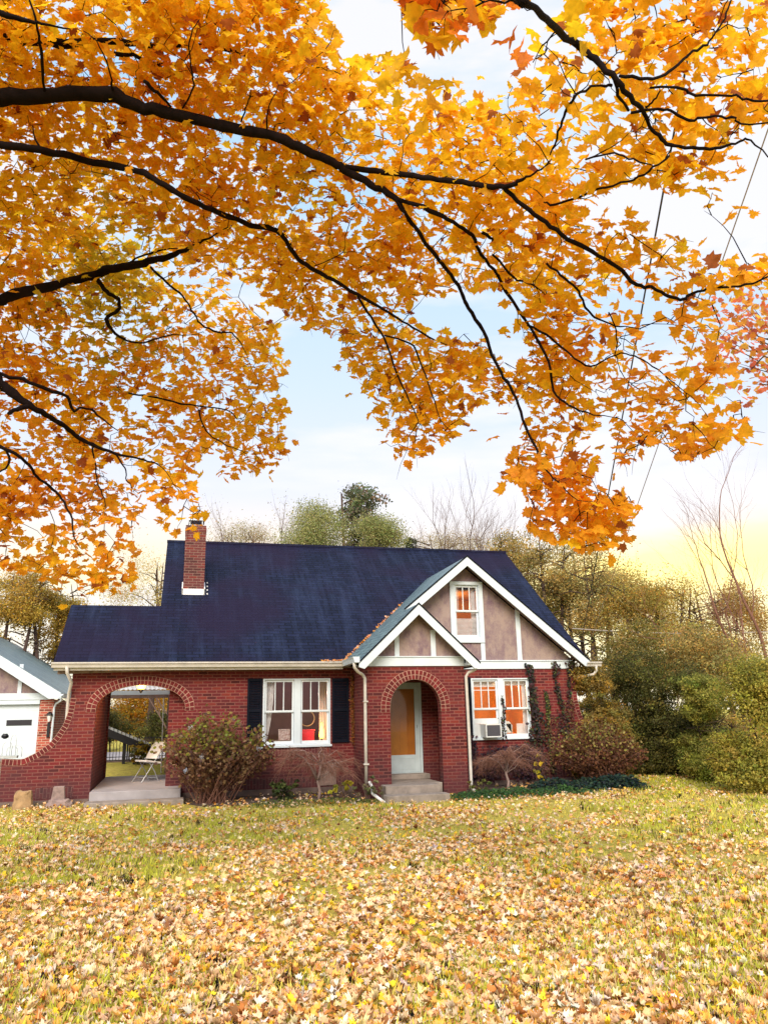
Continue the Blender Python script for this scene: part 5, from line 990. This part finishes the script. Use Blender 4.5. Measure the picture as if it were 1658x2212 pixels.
sub([(310, 175, 8), (340, 200, 7), (370, 230, 5)]); sub([(395, 235, 4), (415, 195, 4), (415, 150, 3.5), (410, 90, 3), (430, 40, 2)]); sub([(243, 192, 5), (240, 165, 4), (215, 100, 3), (180, 65, 2)]); sub([(97, 195, 6), (90, 110, 6), (80, 50, 5), (65, 0, 4)]); sub([(575, 285, 4), (580, 240, 3), (600, 190, 2)]); sub([(520, 262, 4), (535, 225, 3), (543, 195, 2)])
l2 = limb([(-60, 306, 17), (0, 313, 17), (65, 320, 16), (120, 330, 15), (200, 350, 15), (300, 370, 14), (325, 382, 13), (370, 408, 13), (430, 440, 12), (480, 462, 12), (540, 485, 12), (590, 495, 11), (612, 512, 10), (640, 555, 9), (670, 578, 9), (720, 605, 8), (770, 635, 7), (829, 668, 6), (869, 695, 5), (914, 720, 4), (964, 745, 2)], root=[(TT(3.2), .12), (at(-420, 420, 5.9), .07)])
def sub2(*a, **k): return limb(*a, parent=l2, name='branch', sides=6, **k)
sub2([(772, 640, 5), (800, 685, 5), (829, 728, 4.5), (859, 810, 4), (884, 865, 3), (904, 910, 2)]); sub2([(829, 725, 4), (885, 740, 4), (900, 765, 4), (925, 830, 3), (950, 905, 2), (975, 930, 1)]); sub2([(85, 318, 5), (75, 290, 3), (70, 270, 2)]); sub2([(430, 430, 3), (425, 415, 2), (470, 440, 1)]); sub2([(680, 575, 2), (740, 545, 2), (745, 510, 1)])
l3 = limb([(-40, 655, 26), (20, 640, 25), (75, 625, 22), (140, 610, 20), (200, 595, 19), (235, 582, 18), (275, 575, 17), (310, 567, 16), (350, 557, 14), (390, 545, 10), (440, 520, 5), (492, 492, 2)], root=[(TT(3.0), .14), (at(-420, 690, 7), .11)])
limb([(210, 600, 10), (230, 630, 9), (255, 645, 8), (255, 670, 8), (230, 690, 8), (250, 720, 6), (275, 735, 5), (310, 740, 4), (360, 725, 3), (430, 722, 1.5)], parent=l3, name='branch', sides=6)
limb([(325, 575, 5), (360, 610, 5), (395, 640, 4), (415, 670, 4), (435, 700, 4), (470, 717, 4), (500, 720, 3), (525, 750, 2), (540, 785, 1)], parent=l3, name='branch', sides=6); limb([(275, 570, 5), (300, 556, 4), (350, 540, 4), (385, 535, 2)], parent=l3, name='branch', sides=6)
l4 = limb([(-50, 795, 24), (0, 830, 22), (30, 850, 20), (65, 875, 15), (100, 895, 11), (140, 920, 10), (170, 945, 9), (200, 960, 8), (250, 980, 6), (310, 992, 4), (350, 1010, 2), (385, 1060, 1)], root=[(TT(2.8), .15), (at(-420, 720, 6.5), .11)])
for sp_ in ([(-10, 805, 9), (50, 820, 8), (100, 840, 8), (145, 855, 7), (157, 885, 6), (175, 880, 5), (200, 885, 5), (215, 900, 4), (255, 930, 2)], [(65, 875, 12), (30, 885, 9), (20, 893, 5), (35, 890, 2)], [(200, 965, 4), (207, 1000, 3), (210, 1040, 3), (225, 1075, 2), (230, 1105, 1)], [(250, 980, 4), (270, 1010, 3), (275, 1040, 2.5), (300, 1065, 1)], [(280, 850, 4), (325, 855, 4), (390, 870, 4), (435, 878, 3), (490, 885, 3), (520, 905, 2), (545, 870, 1)], [(430, 885, 4), (445, 930, 3), (480, 955, 2.5), (525, 975, 1.5)]):
    limb(sp_, parent=l4, name='branch', sides=6)
l5 = limb([(-50, 945, 9), (0, 965, 8), (40, 985, 7), (65, 1005, 7), (80, 1030, 6), (115, 1055, 6), (140, 1085, 5), (155, 1120, 4), (160, 1155, 3), (175, 1185, 1.5)], root=[(TT(2.6), .10), (at(-420, 900, 6.5), .05)]); limb([(15, 970, 6), (20, 1000, 5), (0, 1020, 4)], parent=l5, name='branch', sides=6)
l6 = limb([(-50, 68, 28), (0, 80, 26), (80, 88, 22), (150, 95, 19), (200, 88, 16), (260, 90, 14), (330, 98, 13), (450, 100, 11), (520, 115, 10), (565, 128, 7), (600, 135, 3)], root=[(TT(4.6), .16), (at(-420, 120, 5.2), .11)], dd=.45)
limb([(200, 88, 10), (240, 115, 10), (290, 120, 8), (345, 140, 9), (365, 115, 4)], parent=l6, name='branch', dd=.4, sides=6)
limb([(-50, 10, 12), (0, 28, 13), (60, 45, 9), (90, 52, 6), (150, 62, 3)], root=[(TT(5.2), .1), (at(-420, -20, 5.2), .06)]); limb([(0, 128, 5), (40, 140, 5), (95, 155, 4), (160, 168, 4), (220, 180, 3)], parent=l6, name='branch', dd=.3, sides=6)
# upper limb arching over the viewer
l7 = limb([(1100, -30, 15), (1119, 0, 15), (1149, 15, 15), (1189, 50, 15), (1229, 85, 15), (1259, 108, 15), (1289, 135, 13), (1329, 170, 13), (1354, 200, 11), (1384, 235, 9), (1404, 270, 8), (1429, 300, 8), (1454, 315, 7), (1509, 320, 7), (1554, 320, 6), (1599, 305, 5), (1619, 303, 4), (1670, 350, 2)], root=[(TT(7.6), .16), (at(-300, -620, 5.2), .12), (at(500, -520, 4.4), .07), (at(900, -260, 4.0), .035)])
for sp_ in ([(1334, 165, 7), (1394, 172, 7), (1444, 155, 7), (1484, 120, 6), (1524, 95, 5), (1549, 65, 4), (1574, 15, 4), (1585, -30, 3)], [(1404, 187, 5), (1474, 190, 6), (1499, 207, 6), (1579, 205, 5), (1609, 215, 5), (1680, 222, 4)], [(1359, 242, 6), (1419, 235, 6), (1454, 245, 6), (1489, 260, 6), (1529, 252, 5), (1579, 252, 5), (1604, 267, 4), (1680, 262, 3)], [(1319, 185, 7), (1289, 187, 5), (1244, 205, 6), (1224, 240, 6), (1204, 285, 5), (1189, 335, 3)], [(1444, 335, 5), (1399, 370, 5), (1354, 392, 5), (1294, 407, 5), (1244, 427, 5), (1189, 442, 5), (1174, 435, 2)], [(1264, 342, 4), (1324, 332, 4), (1369, 345, 4), (1409, 357, 2)], [(1329, 175, 8), (1335, 205, 7), (1355, 240, 6)], [(1394, 235, 4), (1410, 215, 4), (1425, 195, 3)], [(1205, 60, 4), (1180, 90, 3), (1150, 130, 2)], [(1119, 0, 6), (1060, 5, 4), (1000, -5, 3), (950, 0, 2)]):
    limb(sp_, parent=l7, name='branch', sides=6)
# outlines of the foliage masses (picture px), with density
REG = [
 ([(-150, -150), (690, -150), (695, 0), (712, 40), (736, 80), (728, 118), (760, 128), (800, 118), (840, 112), (880, 130), (905, 155), (929, 200), (955, 172), (990, 165), (1014, 200), (1079, 210), (1100, 330), (1100, 480), (1160, 560), (1200, 620), (1139, 640), (1060, 620), (985, 640), (900, 650), (905, 700), (985, 720), (1060, 720), (1045, 870), (1000, 900), (985, 960), (940, 960), (905, 1008), (882, 1022), (860, 1000), (830, 960), (800, 870), (740, 790), (738, 735), (700, 715), (655, 715), (620, 685), (585, 655), (540, 610), (500, 590), (490, 640), (540, 660), (590, 700), (605, 745), (632, 800), (600, 845), (632, 870), (605, 915), (625, 990), (560, 1020), (500, 1062), (470, 1010), (440, 1020), (432, 1100), (350, 1140), (310, 1060), (297, 1190), (280, 1270), (200, 1285), (150, 1290), (60, 1240), (-150, 1240)], 1.0),
 ([(1014, 200), (1090, 205), (1109, 125), (1149, 60), (1199, 40), (1219, 30), (1240, -100), (1800, -100), (1800, 150), (1700, 280), (1604, 300), (1608, 420), (1600, 480), (1540, 470), (1500, 440), (1470, 420), (1400, 395), (1340, 400), (1290, 420), (1310, 455), (1440, 500), (1510, 530), (1560, 560), (1700, 540), (1700, 620), (1545, 640), (1545, 700), (1580, 760), (1595, 850), (1605, 900), (1629, 940), (1569, 960), (1499, 990), (1454, 992), (1440, 935), (1425, 962), (1369, 950), (1366, 1005), (1336, 1042), (1332, 985), (1322, 940), (1254, 950), (1274, 985), (1289, 1015), (1279, 1055), (1339, 1058), (1379, 1095), (1374, 1140), (1354, 1188), (1244, 1185), (1169, 1165), (1137, 1140), (1125, 1045), (1084, 1040), (1110, 960), (1074, 930), (1060, 860), (1080, 740), (1139, 640), (1200, 620), (1160, 560), (1100, 480), (1000, 350)], .85),
 ([(859, 0), (855, -120), (1140, -120), (1129, 5), (1069, 30), (1044, 60), (999, 30), (984, 85), (949, 110), (924, 90), (880, 35)], 2.6),
 ([(350, 1140), (365, 1050), (425, 1060), (445, 1100), (450, 1160), (415, 1180), (360, 1165)], .4),
 ([(180, 1040), (300, 1040), (300, 1190), (290, 1280), (190, 1280)], .55),
]
HOLES = [(957, 668, 62, 30), (1365, 435, 72, 42), (1105, 755, 42, 28), (1085, 905, 42, 34), (455, 1000, 30, 22), (300, 870, 22, 16), (265, 1020, 34, 22), (210, 440, 0, 0), (500, 300, 26, 14), (380, 210, 22, 14), (1240, 700, 20, 16), (60, 720, 26, 22), (1440, 260, 0, 0), (1560, 540, 30, 14), (700, 620, 18, 12), (1280, 590, 12, 10), (575, 860, 20, 16), (390, 900, 22, 12), (75, 1130, 30, 14), (240, 1150, 14, 20), (560, 780, 0, 0), (1010, 560, 14, 10), (600, 70, 16, 10), (760, 240, 14, 9), (1640, 300, 30, 40)]
def inpoly(x, y, poly):
    r = np.zeros(len(x), bool); n_ = len(poly)
    for i in range(n_):
        x0, y0 = poly[i]; x1, y1 = poly[(i+1) % n_]; c_ = ((y0 > y) != (y1 > y)) & (x < (x1-x0)*(y-y0)/((y1-y0) or 1e-9)+x0); r ^= c_
    return r
def dens(x, y):
    v = np.zeros(len(x))
    for poly, k in REG: v = np.maximum(v, inpoly(x, y, poly)*k)
    for hx, hy, ax_, ay in HOLES:
        if ax_: v = np.where(((x-hx)/ax_)**2+((y-hy)/ay)**2 < 1, 0, v)
    return v
# clusters: area weighted so leaf cover is even
NC = 14500; cx_ = rng.uniform(-140, 1790, NC); cy_ = rng.uniform(-140, 1290, NC); D0 = cd(cx_, cy_)
lowf = vn(cx_, cy_, 1/62.)*.55+vn(cx_+400, cy_, 1/27.)*.45
left = np.clip((1000-cx_)/900, 0, 1)*np.clip((820-cy_)/500, 0, 1)
thr = np.clip(.66+.2*left-.22*(cy_ > 850)+(lowf-.5)*1.7, .10, 1.2); keep = (rng.random(NC) < dens(cx_, cy_)*thr*np.clip((D0/7.0)**2, .30, 1.3)*.47*(1+1.5*((cy_ > 960) & (cx_ > 1060))+.35*((cy_ > 1080) & (cx_ < 320))))
# stay clear of the outline so that leaves do not spill over it
cx_, cy_, D0 = cx_[keep], cy_[keep], D0[keep]; D0 = D0*(1+np.abs(rng.normal(0, .10, len(D0)))-.035)+.12; CP = np.array([at(a, b2, c_) for a, b2, c_ in zip(cx_, cy_, D0)])
S_ = np.concatenate(SAMP); order = np.argsort([np.min(((S_-p)**2).sum(1)) for p in CP]); net = [p for p in S_]; tw = MB(); NET = np.zeros((len(S_)+len(CP)*3, 3)); NET[:len(S_)] = S_; nn_ = len(S_)
for i in order:
    p = CP[i]; d2 = ((NET[:nn_]-p)**2).sum(1); j = int(np.argmin(d2)); q = NET[j].copy(); dist = math.sqrt(d2[j])
    if dist > .8: q = p+(q-p)/dist*.55
    m1 = q*.6+p*.4+rng.normal(0, .08, 3)*dist+np.array([0, 0, .05*dist]); m2 = q*.25+p*.75+rng.normal(0, .06, 3)*dist; tip = p+(p-q)*.25+np.array([0, 0, -.05])
    r0 = .0035+.004*min(1, dist); tw.tube([q, m1, m2, p, tip], [r0, r0*.8, r0*.6, r0*.45, .001], 3, cap=False); NET[nn_] = m1; NET[nn_+1] = m2; NET[nn_+2] = p; nn_ += 3
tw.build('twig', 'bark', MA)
per = rng.integers(5, 13, len(CP)); ii = np.repeat(np.arange(len(CP)), per); n_ = len(ii); P = CP[ii]+rng.normal(0, 1, (n_, 3))*np.array([.15, .15, .085])
# drop leaves that spill outside the masses
rel = P-EYE; zc = rel@_F; qx = 829+FPX*(rel@R2)/zc; qy = 1105.5-FPX*(rel@U2)/zc; k = (dens(qx, qy) > 0) | (rng.random(n_) < .05); P, ii, qx, qy = P[k], ii[k], qx[k], qy[k]; n_ = len(P)
hue = vn(qx+300, qy+100, 1/120.)*.6+vn(qx, qy, 1/45.)*.4
YEL, ORG, DEEP, OLV = np.array((1.0, .62, .02)), np.array((1.0, .52, .02)), np.array((.96, .40, .03)), np.array((.72, .56, .03))
lowr = np.clip((qy-520)/600, 0, 1)*.7+np.clip((qx-900)/700, 0, 1)*.35
t = np.clip(hue*1.1-.38+lowr*.75+rng.normal(0, .22, n_), 0, 1)[:, None]; C_ = np.where(t < .5, YEL+(ORG-YEL)*t*2, ORG+(DEEP-ORG)*(t-.5)*2)
ol = np.exp(-(((qx-230)/110)**2+((qy-610)/160)**2))+.8*np.exp(-(((qx-260)/80)**2+((qy-720)/60)**2))+.4*np.exp(-(((qx-640)/90)**2+((qy-400)/50)**2)); om = (rng.random(n_) < ol*.75)[:, None]; C_ = np.where(om, OLV*(1+rng.normal(0, .2, (n_, 1))), C_)
rd = ((qx > 840) & (qx < 1150) & (qy < 130))[:, None] & (rng.random((n_, 1)) < .6); C_ = np.where(rd, np.array((.85, .26, .03)), C_); br_ = (rng.random(n_) < .035)[:, None]; C_ = np.where(br_, np.array((.40, .12, .03)), C_)
C_ = C_*(1+rng.normal(0, .08, (n_, 1)))
Nn = rng.normal(0, .55, (n_, 3))+np.array([0, -.45, .8])
scatter('crown', P, (.078+.048*rng.random(n_)), Nn, rng.uniform(0, 6.28, n_), MAPLE_V, MAPLE_F, C_, 'leaf', MA, curl=rng.uniform(-.9, .5, n_), fold=rng.uniform(-.15, .4, n_), vj=.10)
print('maple leaves', n_, 'clusters', len(CP))
# red maple farther off at the right edge
RM = empty('red_maple', tuple(atg(1760, 13, -.1)), 'sparse red leaved maple branch mass at the right edge', 'tree'); w = MB(); g = atg(1760, 13, -.1); rn = random.Random(17)
hub = at(1760, 900, 13); w.tube([g, (g+hub)/2, hub, at(1750, 650, 13)], [.16, .13, .09, .04], 8)
pts = []
for k in range(44):
    px_, py_ = rn.uniform(1535, 1760), rn.uniform(620, 830); e_ = at(px_, py_, 12.5+rn.uniform(-1, 1)); m1 = hub*.35+e_*.65+np.array([0, 0, .2]); w.tube([hub+(at(1750, 650, 13)-hub)*rn.random(), m1, e_], [.02, .01, .003], 4); pts.append(e_)
w.build('trunk', 'bark2', RM); pts = np.array(pts); k = rng.integers(0, len(pts), 800); P = pts[k]+rng.normal(0, .22, (800, 3))
scatter('crown', P, .09+.04*rng.random(800), rng.normal(0, .6, (800, 3))+np.array([0, -.4, .6]), rng.uniform(0, 6, 800), MAPLE_V, MAPLE_F, pal(800, [(.80, .22, .08), (.85, .38, .06), (.72, .2, .12), (.9, .5, .08)]), 'leaf', RM)
for o in bpy.data.objects:
    if '_w' in o: del o['_w']
